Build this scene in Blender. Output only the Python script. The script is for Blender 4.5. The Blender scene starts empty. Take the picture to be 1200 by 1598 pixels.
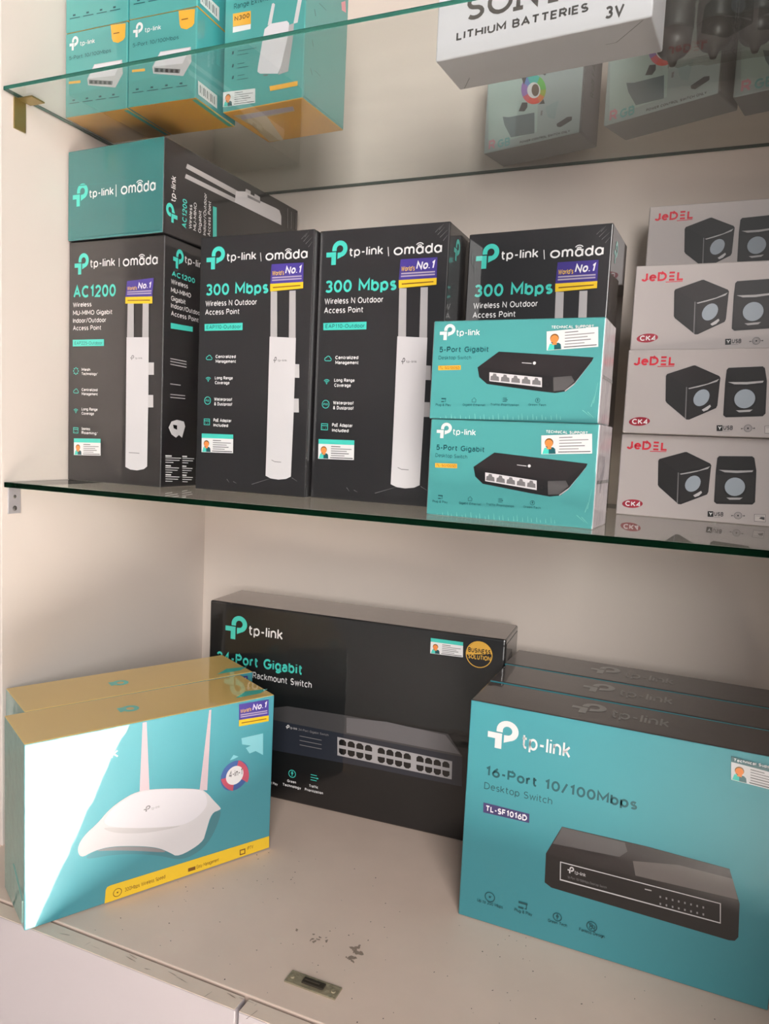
import bpy, bmesh, math, random
from mathutils import Vector, Matrix

random.seed(7)
S = bpy.context.scene
COL = S.collection
# ------------------------------------------------------------------ camera
def make_camera():
    cd = bpy.data.cameras.new('camera'); cam = bpy.data.objects.new('camera', cd); COL.objects.link(cam)
    yaw, pitch, roll = (math.radians(a) for a in (22.6474, -5.4647, 2.6923))
    f = Vector((-math.sin(yaw)*math.cos(pitch), math.cos(yaw)*math.cos(pitch), math.sin(pitch)))
    r0 = Vector((math.cos(yaw), math.sin(yaw), 0)); u0 = r0.cross(f)
    r = math.cos(roll)*r0 + math.sin(roll)*u0
    u = -math.sin(roll)*r0 + math.cos(roll)*u0
    m = Matrix((r, u, -f)).transposed().to_4x4()
    m.translation = Vector((0.7555, -0.6347, 0.0696))
    cam.matrix_world = m
    cd.sensor_fit = 'VERTICAL'; cd.sensor_height = 24.0
    cd.lens = 1163.36/1598*24.0
    cd.clip_start = 0.02
    S.camera = cam
make_camera()
# ------------------------------------------------------------------ light
S.view_settings.view_transform = 'Standard'; S.view_settings.look = 'None'
S.view_settings.exposure = 0.12; S.view_settings.gamma = 1.0; S.view_settings.use_curve_mapping = False
def world():
    w = bpy.data.worlds.new('daylight'); S.world = w; w.use_nodes = True
    nt = w.node_tree; bg = nt.nodes['Background']
    bg.inputs['Color'].default_value = (0.86, 0.93, 1.0, 1); bg.inputs['Strength'].default_value = WORLD
def area(name, loc, target, sx, sy, power, color, spread=180):
    ld = bpy.data.lights.new(name, 'AREA'); ld.shape = 'RECTANGLE'; ld.size = sx; ld.size_y = sy
    ld.energy = power; ld.color = color; ld.spread = math.radians(spread)
    o = bpy.data.objects.new(name, ld); COL.objects.link(o); o.location = loc
    o.rotation_euler = (Vector(target)-Vector(loc)).to_track_quat('-Z', 'Y').to_euler()
    return o
WORLD = 0.15
world()
# open shop front behind the photographer, and the bright doorway to the right with its sunbeam on the tiles
area('shop_front_daylight', (1.85, -2.6, 0.9), (0.4, 0.25, -0.1), 1.1, 2.0, 92, (1.0, 0.965, 0.935))
area('doorway_daylight', (3.3, -2.2, 0.5), (0.1, 0.2, -0.1), 1.2, 2.0, 10, (1.0, 0.955, 0.915))
area('doorway_sunbeam', (2.15, -1.25, 1.9), (2.15, -1.25, -1.25), 2.0, 1.65, 2300, (1.0, 0.97, 0.93), 1)
LAYOUT = {
 'ap_F': [
  ('l','logo','teal',9.4,262.2,26.2,26.1),
  ('t', 'logo', 'white', 'tp-link', 38.4, 270.4, 40.5, 9.8, 0),
  ('p','logo','white',[(84.2,278.0),(85.0,278.0),(86.2,268.1),(85.4,268.1)]),
  ('t', 'logo', 'white', 'omada', 91.6, 268.5, 55.0, 11.2, 'om'),
  ('t', 'title', 'teal', '300 Mbps', 10.0, 231.8, 86.7, 13.6, 0),
  ('t', 'title', 'white', 'Wireless N Outdoor', 9.5, 219.4, 72.0, 6.6, 0),
  ('t', 'title', 'white', 'Access Point', 9.3, 209.2, 48.5, 6.5, 0),
  ('p','model_tag','teal',[(8.8,198.6),(62.9,199.1),(63.0,190.7),(9.1,190.6)]),
  ('t', 'model_tag', 'dteal', 'EAP110-Outdoor', 11.8, 192.7, 48.8, 4.4, 0),
  ('i','feature_icons','teal','cloud',16.4,158.7,4.8),
  ('t', 'feature_icons', 'white', 'Centralized', 25.9, 158.2, 28.8, 3.9, 1),
  ('t', 'feature_icons', 'white', 'Management', 26.2, 152.6, 28.8, 3.9, 1),
  ('i','feature_icons','teal','wifi',16.1,133.2,4.8),
  ('t', 'feature_icons', 'white', 'Long Range', 25.7, 133.1, 25.6, 3.8, 1),
  ('t', 'feature_icons', 'white', 'Coverage', 26.0, 127.4, 20.9, 3.9, 1),
  ('i','feature_icons','teal','ip',15.9,107.7,4.8),
  ('t', 'feature_icons', 'white', 'Waterproof', 25.5, 107.8, 25.6, 3.9, 1),
  ('t', 'feature_icons', 'white', '& Dustproof', 25.7, 102.1, 25.7, 3.9, 1),
  ('i','feature_icons','teal','poe',15.6,82.2,4.9),
  ('t', 'feature_icons', 'white', 'PoE Adapter', 25.3, 82.6, 25.7, 4.0, 1),
  ('t', 'feature_icons', 'white', 'Included', 25.5, 76.8, 21.1, 3.9, 1),
  ('s','support_sticker',1,[(8.9,45.3),(54.7,46.2),(54.3,68.3),(8.6,67.9)]),
  ('p','product_picture','grey5',[(100.3,233.7),(108.8,233.4),(110.9,180.8),(101.8,181.5)]),
  ('p','product_picture','grey5',[(125.0,233.6),(133.2,233.6),(135.3,179.4),(126.4,180.1)]),
  ('p','product_picture','grey6',[(133.8,151.6),(141.2,151.3),(142.0,136.1),(134.4,136.3)]),
  ('p','product_picture','grey6',[(134.8,112.7),(142.1,112.6),(143.0,97.0),(135.0,97.0)]),
  ('p','product_picture','grey7',[(100.8,182.7),(135.6,180.8),(136.0,145.1),(136.1,88.2),(135.4,23.2),(129.0,20.1),(118.7,18.6),(108.4,19.3),(101.2,22.1),(101.3,57.8),(101.2,116.0)]),
  ('p','product_picture','grey4',[(108.6,41.4),(113.1,39.6),(121.6,39.5),(121.7,38.7),(113.2,38.7),(108.6,40.5)]),
  ('l','product_picture','grey3',106.9,152.9,4.4,6.9),
  ('t', 'product_picture', 'grey3', 'tp-link', 112.7, 154.4, 12.1, 2.6, 0),
  ('n','award_sticker','',[(99.3,242.2),(142.6,242.8),(142.3,264.0),(100.3,264.0)],[(99.7,233.7),(142.7,235.7),(142.6,242.8),(99.3,242.2)]),
  ('p','film_crease_glint','film',[(138.7,289.5),(144.9,295.9),(144.8,296.0),(138.3,289.8)]),  # pale slivers: painted glints of creased, perforated film
  ('p','film_crease_glint','film',[(141.4,286.7),(148.4,293.9),(148.3,294.0),(141.0,287.1)]),
  ('p','film_crease_glint','film',[(144.2,283.9),(152.0,291.1),(151.9,291.2),(143.8,284.3)]),
  ('p','film_crease_glint','film',[(147.9,280.3),(152.4,286.0),(152.3,286.1),(147.5,280.7)]),
  ('p','film_crease_glint','film',[(142.8,291.7),(147.3,297.4),(147.2,297.5),(142.4,292.1)]),
  ('p','film_crease_glint','film',[(0.6,287.7),(0.6,286.7),(0.6,286.6),(0.6,287.0)]),
  ('p','film_crease_glint','film',[(0.6,284.7),(0.6,283.8),(0.6,283.6),(0.6,284.1)]),
  ('p','film_crease_glint','film',[(0.6,281.8),(0.6,280.8),(0.6,280.7),(0.6,281.2)]),
  ('p','film_crease_glint','film',[(0.6,278.8),(0.6,277.9),(0.6,277.7),(0.6,278.2)]),
  ('p','film_crease_glint','film',[(0.6,275.9),(0.6,274.9),(0.6,274.8),(0.6,275.3)]),
  ('p','film_crease_glint','film',[(0.6,272.9),(0.6,272.0),(0.6,271.8),(0.6,272.3)]),
  ('p','film_crease_glint','film',[(0.6,270.0),(0.6,269.0),(0.6,268.9),(0.6,269.3)]),
  ('p','film_crease_glint','film',[(0.6,267.0),(0.6,266.1),(0.6,265.9),(0.6,266.4)]),
  ('p','film_crease_glint','film',[(0.6,264.0),(0.6,263.1),(0.6,262.9),(0.6,263.4)]),
  ('p','film_crease_glint','film',[(0.6,261.1),(0.6,260.2),(0.6,260.0),(0.6,260.5)]),
  ('p','film_crease_glint','film',[(0.6,258.1),(0.6,257.2),(0.6,257.0),(0.6,257.5)]),
  ('p','film_crease_glint','film',[(0.6,255.1),(0.6,254.2),(0.6,254.0),(0.6,254.6)]),
  ('p','film_crease_glint','film',[(0.6,252.2),(0.6,251.3),(0.6,251.1),(0.6,251.6)]),
  ('p','film_crease_glint','film',[(0.6,249.2),(0.6,248.3),(0.6,248.1),(0.6,248.6)]),
  ('p','film_crease_glint','film',[(0.6,246.2),(0.6,245.3),(0.6,245.1),(0.6,245.7)]),
  ('p','film_crease_glint','film',[(0.6,243.3),(0.6,242.3),(0.6,242.2),(0.6,242.7)]),
  ('p','film_crease_glint','film',[(0.6,240.3),(0.6,239.4),(0.6,239.2),(0.6,239.7)]),
  ('p','film_crease_glint','film',[(0.6,237.3),(0.6,236.4),(0.6,236.2),(0.6,236.7)]),
  ('p','film_crease_glint','film',[(0.6,234.3),(0.6,233.4),(0.6,233.2),(0.6,233.8)]),
  ('p','film_crease_glint','film',[(0.6,231.4),(0.6,230.4),(0.6,230.3),(0.6,230.8)]),
  ('p','film_crease_glint','film',[(0.6,228.4),(0.6,227.5),(0.6,227.3),(0.6,227.8)]),
  ('p','film_crease_glint','film',[(0.6,225.4),(0.6,224.5),(0.6,224.3),(0.6,224.8)]),
  ('p','film_crease_glint','film',[(0.6,222.4),(0.6,221.5),(0.6,221.3),(0.6,221.8)]),
  ('p','film_crease_glint','film',[(0.6,219.4),(0.6,218.5),(0.6,218.3),(0.6,218.8)]),
  ('p','film_crease_glint','film',[(0.6,216.4),(0.6,215.5),(0.6,215.3),(0.7,215.9)]),
  ('p','film_crease_glint','film',[(0.6,213.5),(0.6,212.5),(0.6,212.3),(0.7,212.9)]),
  ('p','film_crease_glint','film',[(82.8,10.4),(109.0,19.5),(108.9,19.7),(82.5,11.1)]),
  ('p','film_crease_glint','film',[(56.3,12.1),(61.1,10.4),(61.3,10.6),(56.8,12.8)]),
  ('p','film_crease_glint','film',[(136.7,21.6),(144.4,18.1),(144.5,18.3),(137.1,22.3)]),
  ('p','film_crease_glint','film',[(46.9,14.5),(50.7,10.7),(51.0,10.8),(47.6,15.0)]),
 ],
 'ac_F': [
  ('l','logo','teal',9.8,259.0,23.5,25.7),
  ('t', 'logo', 'white', 'tp-link', 36.0, 266.4, 39.9, 10.4, 0),
  ('p','logo','white',[(81.8,275.5),(82.9,275.5),(83.0,265.3),(82.0,265.4)]),
  ('t', 'logo', 'white', 'omada', 88.3, 265.2, 53.5, 12.3, 'om'),
  ('t', 'title', 'teal', 'AC1200', 8.3, 230.2, 69.3, 15.0, 0),
  ('t', 'title', 'white', 'Wireless', 7.6, 219.1, 30.8, 5.8, 0),
  ('t', 'title', 'white', 'MU-MIMO Gigabit', 7.7, 208.9, 64.5, 5.9, 0),
  ('t', 'title', 'white', 'Indoor/Outdoor', 7.8, 199.4, 54.7, 5.8, 0),
  ('t', 'title', 'white', 'Access Point', 7.9, 190.1, 46.7, 5.8, 0),
  ('p','model_tag','teal',[(7.6,178.4),(59.6,178.7),(59.7,170.4),(7.7,170.2)]),
  ('t', 'model_tag', 'dteal', 'EAP225-Outdoor', 10.8, 172.1, 45.9, 4.2, 0),
  ('i','feature_icons','teal','mesh',13.4,139.3,4.8),
  ('t', 'feature_icons', 'white', 'Mesh', 23.2, 139.4, 14.3, 3.7, 1),
  ('t', 'feature_icons', 'white', 'Technology*', 23.3, 134.2, 26.6, 3.6, 1),
  ('i','feature_icons','teal','cloud',13.6,113.8,4.8),
  ('t', 'feature_icons', 'white', 'Centralized', 23.5, 114.2, 26.6, 3.7, 1),
  ('t', 'feature_icons', 'white', 'Management', 23.6, 109.0, 26.6, 3.7, 1),
  ('i','feature_icons','teal','wifi',13.9,89.1,4.8),
  ('t', 'feature_icons', 'white', 'Long Range', 23.8, 89.8, 26.7, 3.7, 1),
  ('t', 'feature_icons', 'white', 'Coverage', 23.8, 84.4, 20.8, 3.7, 1),
  ('i','feature_icons','teal','poe',14.1,64.3,4.8),
  ('t', 'feature_icons', 'white', 'Seamless', 24.0, 64.9, 14.4, 3.7, 1),
  ('t', 'feature_icons', 'white', 'Roaming*', 24.1, 59.9, 26.8, 3.7, 1),
  ('s','support_sticker',1,[(11.3,32.5),(56.4,34.0),(56.1,55.1),(11.1,53.8)]),
  ('p','product_picture','grey5',[(97.2,221.5),(106.7,221.2),(107.5,178.9),(96.9,179.1)]),
  ('p','product_picture','grey5',[(120.6,220.8),(129.8,220.5),(130.4,178.7),(120.7,178.8)]),
  ('p','product_picture','grey6',[(130.6,150.1),(139.2,150.1),(139.5,135.4),(131.0,135.4)]),
  ('p','product_picture','grey6',[(130.8,111.2),(139.0,111.3),(139.4,96.5),(131.1,96.3)]),
  ('p','product_picture','grey7',[(96.2,180.4),(130.7,180.0),(131.5,108.5),(131.5,24.6),(126.4,21.0),(115.8,18.8),(105.2,19.2),(97.2,22.1),(96.8,107.8)]),
  ('p','product_picture','grey4',[(102.3,40.5),(119.0,40.5),(119.0,39.6),(102.3,39.6)]),
  ('l','product_picture','grey4',102.6,153.1,6.0,5.9),
  ('t', 'product_picture', 'grey4', 'tp-link', 110.1, 154.1, 11.1, 2.5, 0),
  ('n','award_sticker','',[(93.6,228.8),(135.1,228.0),(137.0,249.7),(95.7,247.4)],[(93.7,220.8),(135.3,219.8),(135.1,228.0),(93.6,228.8)]),
 ],
 'ac_R': [
  ('l','logo','teal',15.2,265.0,19.3,23.7),
  ('t', 'logo', 'white', 'tp-link', 36.7, 275.1, 42.0, 9.1, 0),
  ('t', 'title', 'teal', 'AC1200', 13.4, 254.3, 43.5, 6.2, 0),
  ('t', 'title', 'white', 'Wireless', 12.0, 245.2, 31.3, 5.8, 0),
  ('t', 'title', 'white', 'MU-MIMO', 12.3, 235.2, 37.4, 5.7, 0),
  ('t', 'title', 'white', 'Gigabit', 12.6, 225.4, 26.6, 5.8, 0),
  ('t', 'title', 'white', 'Indoor/Outdoor', 12.8, 216.9, 58.0, 5.8, 0),
  ('t', 'title', 'white', 'Access Point', 13.1, 207.6, 52.2, 5.8, 0),
  ('p','model_tag','teal',[(12.9,198.9),(54.4,200.6),(54.6,194.5),(13.1,192.3)]),
  ('p','side_notes#0','grey5',[(13.3,157.0),(43.6,156.7),(43.7,155.6),(13.4,156.0)]),
  ('p','side_notes#0','grey5',[(13.4,153.8),(43.8,153.4),(43.8,152.3),(13.5,152.7)]),
  ('p','side_notes#0','grey5',[(13.5,150.3),(43.9,149.8),(43.9,148.7),(13.6,149.3)]),
  ('p','side_notes#1','grey5',[(14.2,126.7),(33.4,126.7),(33.5,125.6),(14.2,125.6)]),
  ('p','side_notes#2','grey5',[(14.6,114.0),(42.4,114.4),(42.5,113.3),(14.6,112.9)]),
  ('p','side_notes#2','grey5',[(14.7,110.5),(42.6,110.8),(42.6,109.7),(14.7,109.4)]),
  ('p','product_picture','grey7',[(17.6,80.6),(28.0,83.3),(40.9,81.6),(43.7,75.6),(38.1,61.3),(32.0,64.6),(26.6,61.1),(18.1,65.0),(12.5,73.1)]),
  ('p','product_picture','black2',[(20.6,76.9),(28.2,76.4),(28.4,70.8),(22.0,72.6)]),
  ('p','side_notes#b00','white',[(7.7,39.4),(19.3,39.2),(19.3,37.5),(7.8,37.7)]),
  ('p','side_notes#b00','white',[(7.8,36.6),(37.2,36.0),(37.2,35.2),(7.8,35.8)]),
  ('p','side_notes#b00','white',[(7.9,33.9),(34.2,33.3),(34.3,32.4),(7.9,33.1)]),
  ('p','side_notes#b00','white',[(7.9,31.2),(22.4,30.8),(22.5,29.9),(8.0,30.3)]),
  ('p','side_notes#b01','white',[(8.0,27.3),(17.9,27.0),(18.0,25.3),(8.1,25.7)]),
  ('p','side_notes#b01','white',[(8.1,24.6),(33.3,23.7),(33.3,22.8),(8.1,23.7)]),
  ('p','side_notes#b01','white',[(8.2,21.8),(30.8,20.9),(30.8,20.1),(8.2,21.0)]),
  ('p','side_notes#b01','white',[(8.3,19.1),(20.7,18.6),(20.7,17.7),(8.3,18.3)]),
  ('p','side_notes#b02','white',[(8.4,16.3),(18.6,15.9),(18.7,14.2),(8.4,14.7)]),
  ('p','side_notes#b02','white',[(8.4,13.6),(34.5,12.4),(34.5,11.5),(8.5,12.7)]),
  ('p','side_notes#b02','white',[(8.5,10.8),(31.9,9.7),(31.9,8.8),(8.5,10.0)]),
  ('p','side_notes#b02','white',[(8.6,8.1),(21.4,7.4),(21.5,6.6),(8.6,7.2)]),
  ('p','side_notes#b10','white',[(39.2,38.8),(48.4,38.6),(48.5,36.9),(39.3,37.2)]),
  ('p','side_notes#b10','white',[(39.3,36.0),(62.6,35.4),(62.7,34.5),(39.4,35.2)]),
  ('p','side_notes#b10','white',[(39.4,33.2),(60.4,32.6),(60.4,31.7),(39.5,32.3)]),
  ('p','side_notes#b10','white',[(39.5,30.4),(51.1,30.0),(51.1,29.1),(39.5,29.5)]),
  ('p','side_notes#b11','white',[(39.6,26.4),(47.5,26.1),(47.6,24.4),(39.7,24.7)]),
  ('p','side_notes#b11','white',[(39.7,23.6),(59.7,22.7),(59.7,21.8),(39.8,22.7)]),
  ('p','side_notes#b11','white',[(39.8,20.7),(57.8,19.9),(57.8,19.1),(39.9,19.9)]),
  ('p','side_notes#b11','white',[(39.9,17.9),(49.8,17.4),(49.8,16.6),(39.9,17.1)]),
  ('p','side_notes#b12','white',[(40.0,15.1),(48.2,14.7),(48.2,12.9),(40.1,13.4)]),
  ('p','side_notes#b12','white',[(40.1,12.2),(60.8,11.1),(60.8,10.3),(40.1,11.4)]),
  ('p','side_notes#b12','white',[(40.2,9.4),(58.8,8.3),(58.8,7.5),(40.2,8.5)]),
  ('p','side_notes#b12','white',[(40.3,6.5),(50.5,5.9),(50.6,5.1),(40.3,5.7)]),
 ],
 'acl_F': [
  ('l','logo','teal',8.7,40.8,25.6,26.8),
  ('t', 'logo', 'white', 'tp-link', 37.0, 49.3, 39.4, 9.9, 0),
  ('p','logo','white',[(79.8,61.0),(80.8,60.9),(81.1,46.7),(80.0,46.8)]),
  ('t', 'logo', 'white', 'omada', 88.2, 48.0, 53.7, 13.4, 'om'),
  ('p','film_seam','teal2',[(1.5,66.5),(145.9,63.1),(146.0,62.4),(1.5,65.5)]),
 ],
 'acl_X': [
  ('l','logo','teal',15.2,265.6,21.1,19.8),
  ('t', 'logo', 'white', 'tp-link', 39.7, 269.3, 29.1, 8.9, 0),
  ('t', 'title', 'teal', 'AC1200', 14.8, 249.1, 33.6, 8.1, 0),
  ('t', 'title', 'white', 'Wireless', 16.6, 239.7, 28.7, 5.3, 0),
  ('t', 'title', 'white', 'MU-MIMO', 16.6, 231.3, 33.4, 5.4, 0),
  ('t', 'title', 'white', 'Gigabit', 16.3, 222.1, 26.8, 5.5, 0),
  ('t', 'title', 'white', 'Indoor/Outdoor', 16.0, 212.8, 50.9, 5.6, 0),
  ('t', 'title', 'white', 'Access Point', 17.1, 204.0, 42.5, 5.7, 0),
  ('p','model_tag','teal',[(17.7,198.9),(19.3,191.1),(56.3,192.6),(55.6,200.3)]),
  ('p','product_picture','grey5',[(90.6,250.4),(90.2,148.5),(83.2,153.3),(84.7,252.4)]),
  ('p','product_picture','grey5',[(78.1,252.2),(79.3,153.2),(73.5,155.5),(72.7,254.1)]),
  ('p','product_picture','grey7',[(88.6,153.6),(94.6,133.0),(92.8,97.3),(94.4,59.4),(93.8,50.2),(87.1,44.9),(74.8,44.2),(73.8,155.5)]),
  ('p','product_picture','grey6',[(94.6,133.0),(98.5,131.9),(98.8,121.1),(94.7,120.9),(94.9,112.2),(98.2,111.5),(97.8,99.0),(92.4,98.7)]),
  ('p','product_picture','grey4',[(92.0,128.1),(92.5,97.3),(89.3,98.5),(88.4,127.4)]),
  ('p','side_notes#918','grey3',[(103.1,29.6),(103.1,28.0),(74.9,27.2),(74.8,28.8)]),
  ('p','side_notes#950','grey3',[(101.1,19.3),(101.0,17.7),(76.8,17.1),(76.7,18.7)]),
  ('p','side_notes#990','grey3',[(103.1,6.4),(103.1,4.7),(79.4,4.1),(79.3,5.8)]),
 ],
 'p5_F': [
  ('l','logo','white',6.8,74.5,15.5,14.9),
  ('t', 'logo', 'white', 'tp-link', 23.7, 78.2, 22.9, 6.1, 0),
  ('t', 'title', 'dteal', '5-Port Gigabit', 7.4, 63.0, 48.5, 5.3, 0),
  ('t', 'title', 'dteal', 'Desktop Switch', 6.9, 56.2, 32.6, 3.6, 2),
  ('p','model_tag','orange',[(6.9,50.3),(29.6,50.8),(29.9,46.6),(7.1,46.1)]),
  ('t', 'model_tag', 'brown', 'TL-SG1005D', 8.3, 47.2, 20.3, 2.5, 0),
  ('p','product_picture','black3',[(66.0,63.3),(152.1,57.7),(150.2,53.2),(137.4,35.6),(130.4,28.0),(120.6,26.3),(100.3,28.3),(56.4,33.6),(48.5,39.9),(46.3,48.9)]),
  ('p','product_picture','black4',[(66.3,63.0),(151.1,57.5),(133.9,42.2),(116.5,41.0),(47.6,49.5)]),
  ('p','product_picture','grey2',[(117.8,40.2),(133.9,41.6),(136.8,36.8),(128.8,29.0),(118.9,27.8)]),
  ('p','product_picture','grey5',[(137.4,35.6),(150.2,53.2),(150.7,54.4),(136.7,33.8),(129.3,27.6),(128.8,28.5)]),
  ('p','product_picture','grey7',[(58.2,44.4),(107.6,39.9),(108.2,31.3),(58.7,36.3)]),
  ('p','product_picture','grey3',[(59.4,37.1),(59.7,40.9),(61.5,41.4),(62.0,43.3),(64.7,43.0),(65.4,40.9),(67.4,40.3),(68.0,36.4)]),
  ('p','product_picture','grey3',[(69.5,36.2),(69.8,40.0),(71.5,40.5),(72.0,42.4),(74.6,42.1),(75.4,40.0),(77.4,39.4),(78.0,35.5)]),
  ('p','product_picture','grey3',[(79.4,35.4),(79.7,39.1),(81.4,39.6),(81.9,41.5),(84.5,41.2),(85.3,39.2),(87.2,38.6),(87.8,34.7)]),
  ('p','product_picture','grey3',[(89.3,34.5),(89.5,38.2),(91.2,38.7),(91.7,40.6),(94.3,40.3),(95.0,38.3),(97.0,37.7),(97.5,33.8)]),
  ('p','product_picture','grey3',[(99.0,33.7),(99.2,37.4),(100.9,37.8),(101.4,39.7),(103.9,39.4),(104.7,37.4),(106.6,36.8),(107.1,33.0)]),
  ('c','product_picture','black2',112.8,33.8,2.9,0.0),
  ('c','product_picture','black4',112.8,33.8,1.4,0.0),
  ('p','product_picture','white',[(88.3,53.4),(97.4,52.8),(97.4,52.2),(88.4,52.8)]),
  ('c','product_picture','white',99.9,52.8,1.4,0.0),
  ('i','feature_icons','dteal','plug',14.5,17.9,2.8),
  ('t', 'feature_icons', 'dteal', 'Plug & Play', 6.4, 12.2, 15.7, 2.3, 0),
  ('i','feature_icons','dteal','home',44.8,18.5,2.7),
  ('t', 'feature_icons', 'dteal', 'Gigabit Ethernet', 33.8, 12.8, 22.2, 2.3, 0),
  ('i','feature_icons','dteal','lines',74.7,19.1,2.7),
  ('t', 'feature_icons', 'dteal', 'Traffic Prioritization', 61.2, 13.6, 26.9, 2.3, 0),
  ('i','feature_icons','dteal','leaf',105.1,19.7,2.6),
  ('t', 'feature_icons', 'dteal', 'Green Tech', 96.9, 14.3, 16.2, 2.1, 0),
  ('t', 'support_sticker', 'white', 'TECHNICAL SUPPORT', 113.4, 83.2, 36.8, 2.6, 1),
  ('s','support_sticker',0,[(110.3,63.9),(155.4,66.8),(154.1,84.1),(109.2,80.8)]),
  ('p','film_crease_glint','teal_glint',[(12.6,0.6),(12.0,1.8),(11.9,1.7),(12.2,0.6)]),  # light ticks stand in for highlights on the crinkled wrap
  ('p','film_crease_glint','teal_glint',[(18.2,0.6),(17.5,3.4),(17.4,3.4),(17.8,0.6)]),
  ('p','film_crease_glint','teal_glint',[(23.8,0.6),(22.9,5.0),(22.8,5.0),(23.3,0.6)]),
  ('p','film_crease_glint','teal_glint',[(27.4,0.6),(26.7,3.0),(26.6,3.0),(27.0,0.6)]),
  ('p','film_crease_glint','teal_glint',[(32.9,0.6),(32.1,4.6),(32.0,4.6),(32.4,0.6)]),
  ('p','film_crease_glint','teal_glint',[(38.3,0.6),(37.7,2.7),(37.5,2.6),(37.9,0.6)]),
  ('p','film_crease_glint','teal_glint',[(41.9,0.6),(41.1,4.2),(41.0,4.2),(41.5,0.6)]),
  ('p','film_crease_glint','teal_glint',[(47.3,0.6),(46.5,5.8),(46.3,5.8),(46.9,0.6)]),
  ('p','film_crease_glint','teal_glint',[(52.6,0.6),(51.9,3.9),(51.8,3.9),(52.2,0.6)]),
  ('p','film_crease_glint','teal_glint',[(56.1,0.6),(55.4,5.4),(55.2,5.4),(55.7,0.6)]),
  ('p','film_crease_glint','teal_glint',[(61.4,0.7),(60.8,3.5),(60.7,3.5),(61.0,0.6)]),
  ('p','film_crease_glint','teal_glint',[(64.9,0.8),(64.2,5.0),(64.0,5.0),(64.5,0.7)]),
  ('p','film_crease_glint','teal_glint',[(70.1,0.9),(69.3,6.6),(69.2,6.6),(69.7,0.9)]),
  ('p','film_crease_glint','teal_glint',[(75.4,1.1),(74.7,4.7),(74.5,4.7),(75.0,1.0)]),
  ('p','film_crease_glint','teal_glint',[(78.8,1.1),(78.0,6.2),(77.9,6.2),(78.4,1.1)]),
  ('p','film_crease_glint','teal_glint',[(83.9,1.3),(83.3,4.3),(83.2,4.3),(83.5,1.2)]),
  ('p','film_crease_glint','teal_glint',[(89.1,1.4),(88.3,5.9),(88.2,5.8),(88.7,1.4)]),
  ('p','film_crease_glint','teal_glint',[(92.4,1.5),(91.6,7.3),(91.5,7.3),(92.0,1.5)]),
  ('p','film_crease_glint','teal_glint',[(97.5,1.7),(96.8,5.5),(96.7,5.5),(97.1,1.6)]),
  ('p','film_crease_glint','teal_glint',[(102.5,1.8),(101.7,7.0),(101.6,7.0),(102.1,1.8)]),
  ('p','film_crease_glint','teal_glint',[(105.8,1.9),(105.2,5.1),(105.0,5.1),(105.4,1.8)]),
  ('p','film_crease_glint','teal_glint',[(110.8,2.0),(110.1,6.6),(109.9,6.6),(110.4,2.0)]),
  ('p','film_crease_glint','teal_glint',[(114.1,2.1),(113.5,4.7),(113.3,4.7),(113.7,2.1)]),
  ('p','film_crease_glint','teal_glint',[(119.0,2.2),(118.3,6.2),(118.2,6.2),(118.6,2.2)]),
  ('p','film_crease_glint','teal_glint',[(123.9,2.4),(123.1,7.8),(123.0,7.7),(123.6,2.3)]),
  ('p','film_crease_glint','teal_glint',[(127.2,2.5),(126.5,5.9),(126.4,5.9),(126.8,2.4)]),
  ('p','film_crease_glint','teal_glint',[(145.7,11.5),(153.6,5.8),(153.6,5.9),(145.9,11.8)]),
  ('p','film_crease_glint','teal_glint',[(155.1,17.9),(157.4,35.8),(157.3,35.8),(154.8,17.9)]),
  ('p','film_crease_glint','teal_glint',[(153.2,14.8),(155.3,23.8),(155.2,23.9),(152.8,14.9)]),
  ('p','film_crease_glint','teal_glint',[(150.2,10.2),(155.8,5.2),(155.9,5.3),(150.5,10.4)]),
 ],
 'jd_F': [
  ('t', 'logo', 'red', 'JeDΞL', 6.5, 72.9, 41.8, 9.4, 1),
  ('p','logo','red',[(31.3,72.0),(48.2,72.3),(48.2,71.6),(31.3,71.2)]),
  ('p','model_tag','dred',[(28.2,13.8),(27.8,12.3),(26.3,10.9),(24.0,9.7),(21.0,8.7),(17.7,8.2),(14.2,8.2),(11.1,8.6),(8.6,9.4),(6.9,10.6),(6.2,12.0),(6.7,13.6),(8.2,15.0),(10.5,16.2),(13.6,17.2),(16.9,17.7),(20.3,17.7),(23.4,17.3),(25.9,16.4),(27.6,15.2)]),
  ('t', 'model_tag', 'white', 'CK4', 9.6, 10.0, 16.0, 5.7, 1),
  ('p','product_picture','black3',[(40.7,61.7),(41.7,63.7),(67.0,72.5),(68.8,72.6),(92.7,61.7),(94.0,59.8),(93.8,54.1),(93.4,31.5),(92.3,28.8),(67.4,16.3),(64.7,16.3),(43.6,33.5),(42.3,35.6)]),
  ('p','product_picture','black4',[(42.2,63.2),(67.8,71.8),(92.4,60.9),(62.4,50.8)]),
  ('p','product_picture','grey3',[(61.6,50.3),(62.7,50.1),(64.2,17.0),(63.0,17.4)]),
  ('p','product_picture','grey5',[(63.7,49.0),(82.4,53.9),(93.0,58.8),(91.0,55.9),(75.9,50.7),(64.9,48.1)]),
  ('p','product_picture','black5',[(63.2,47.0),(92.8,56.0),(92.6,30.7),(66.9,17.7)]),
  ('p','product_picture','sgrey',[(85.0,39.8),(84.5,37.5),(83.5,35.3),(82.1,33.5),(80.4,32.0),(78.4,31.0),(76.4,30.5),(74.5,30.7),(72.8,31.4),(71.4,32.7),(70.4,34.4),(69.9,36.5),(69.9,38.7),(70.5,41.0),(71.5,43.2),(73.0,45.1),(74.7,46.6),(76.6,47.5),(78.6,48.0),(80.5,47.8),(82.2,47.0),(83.6,45.8),(84.6,44.0),(85.1,42.0)]),
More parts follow.
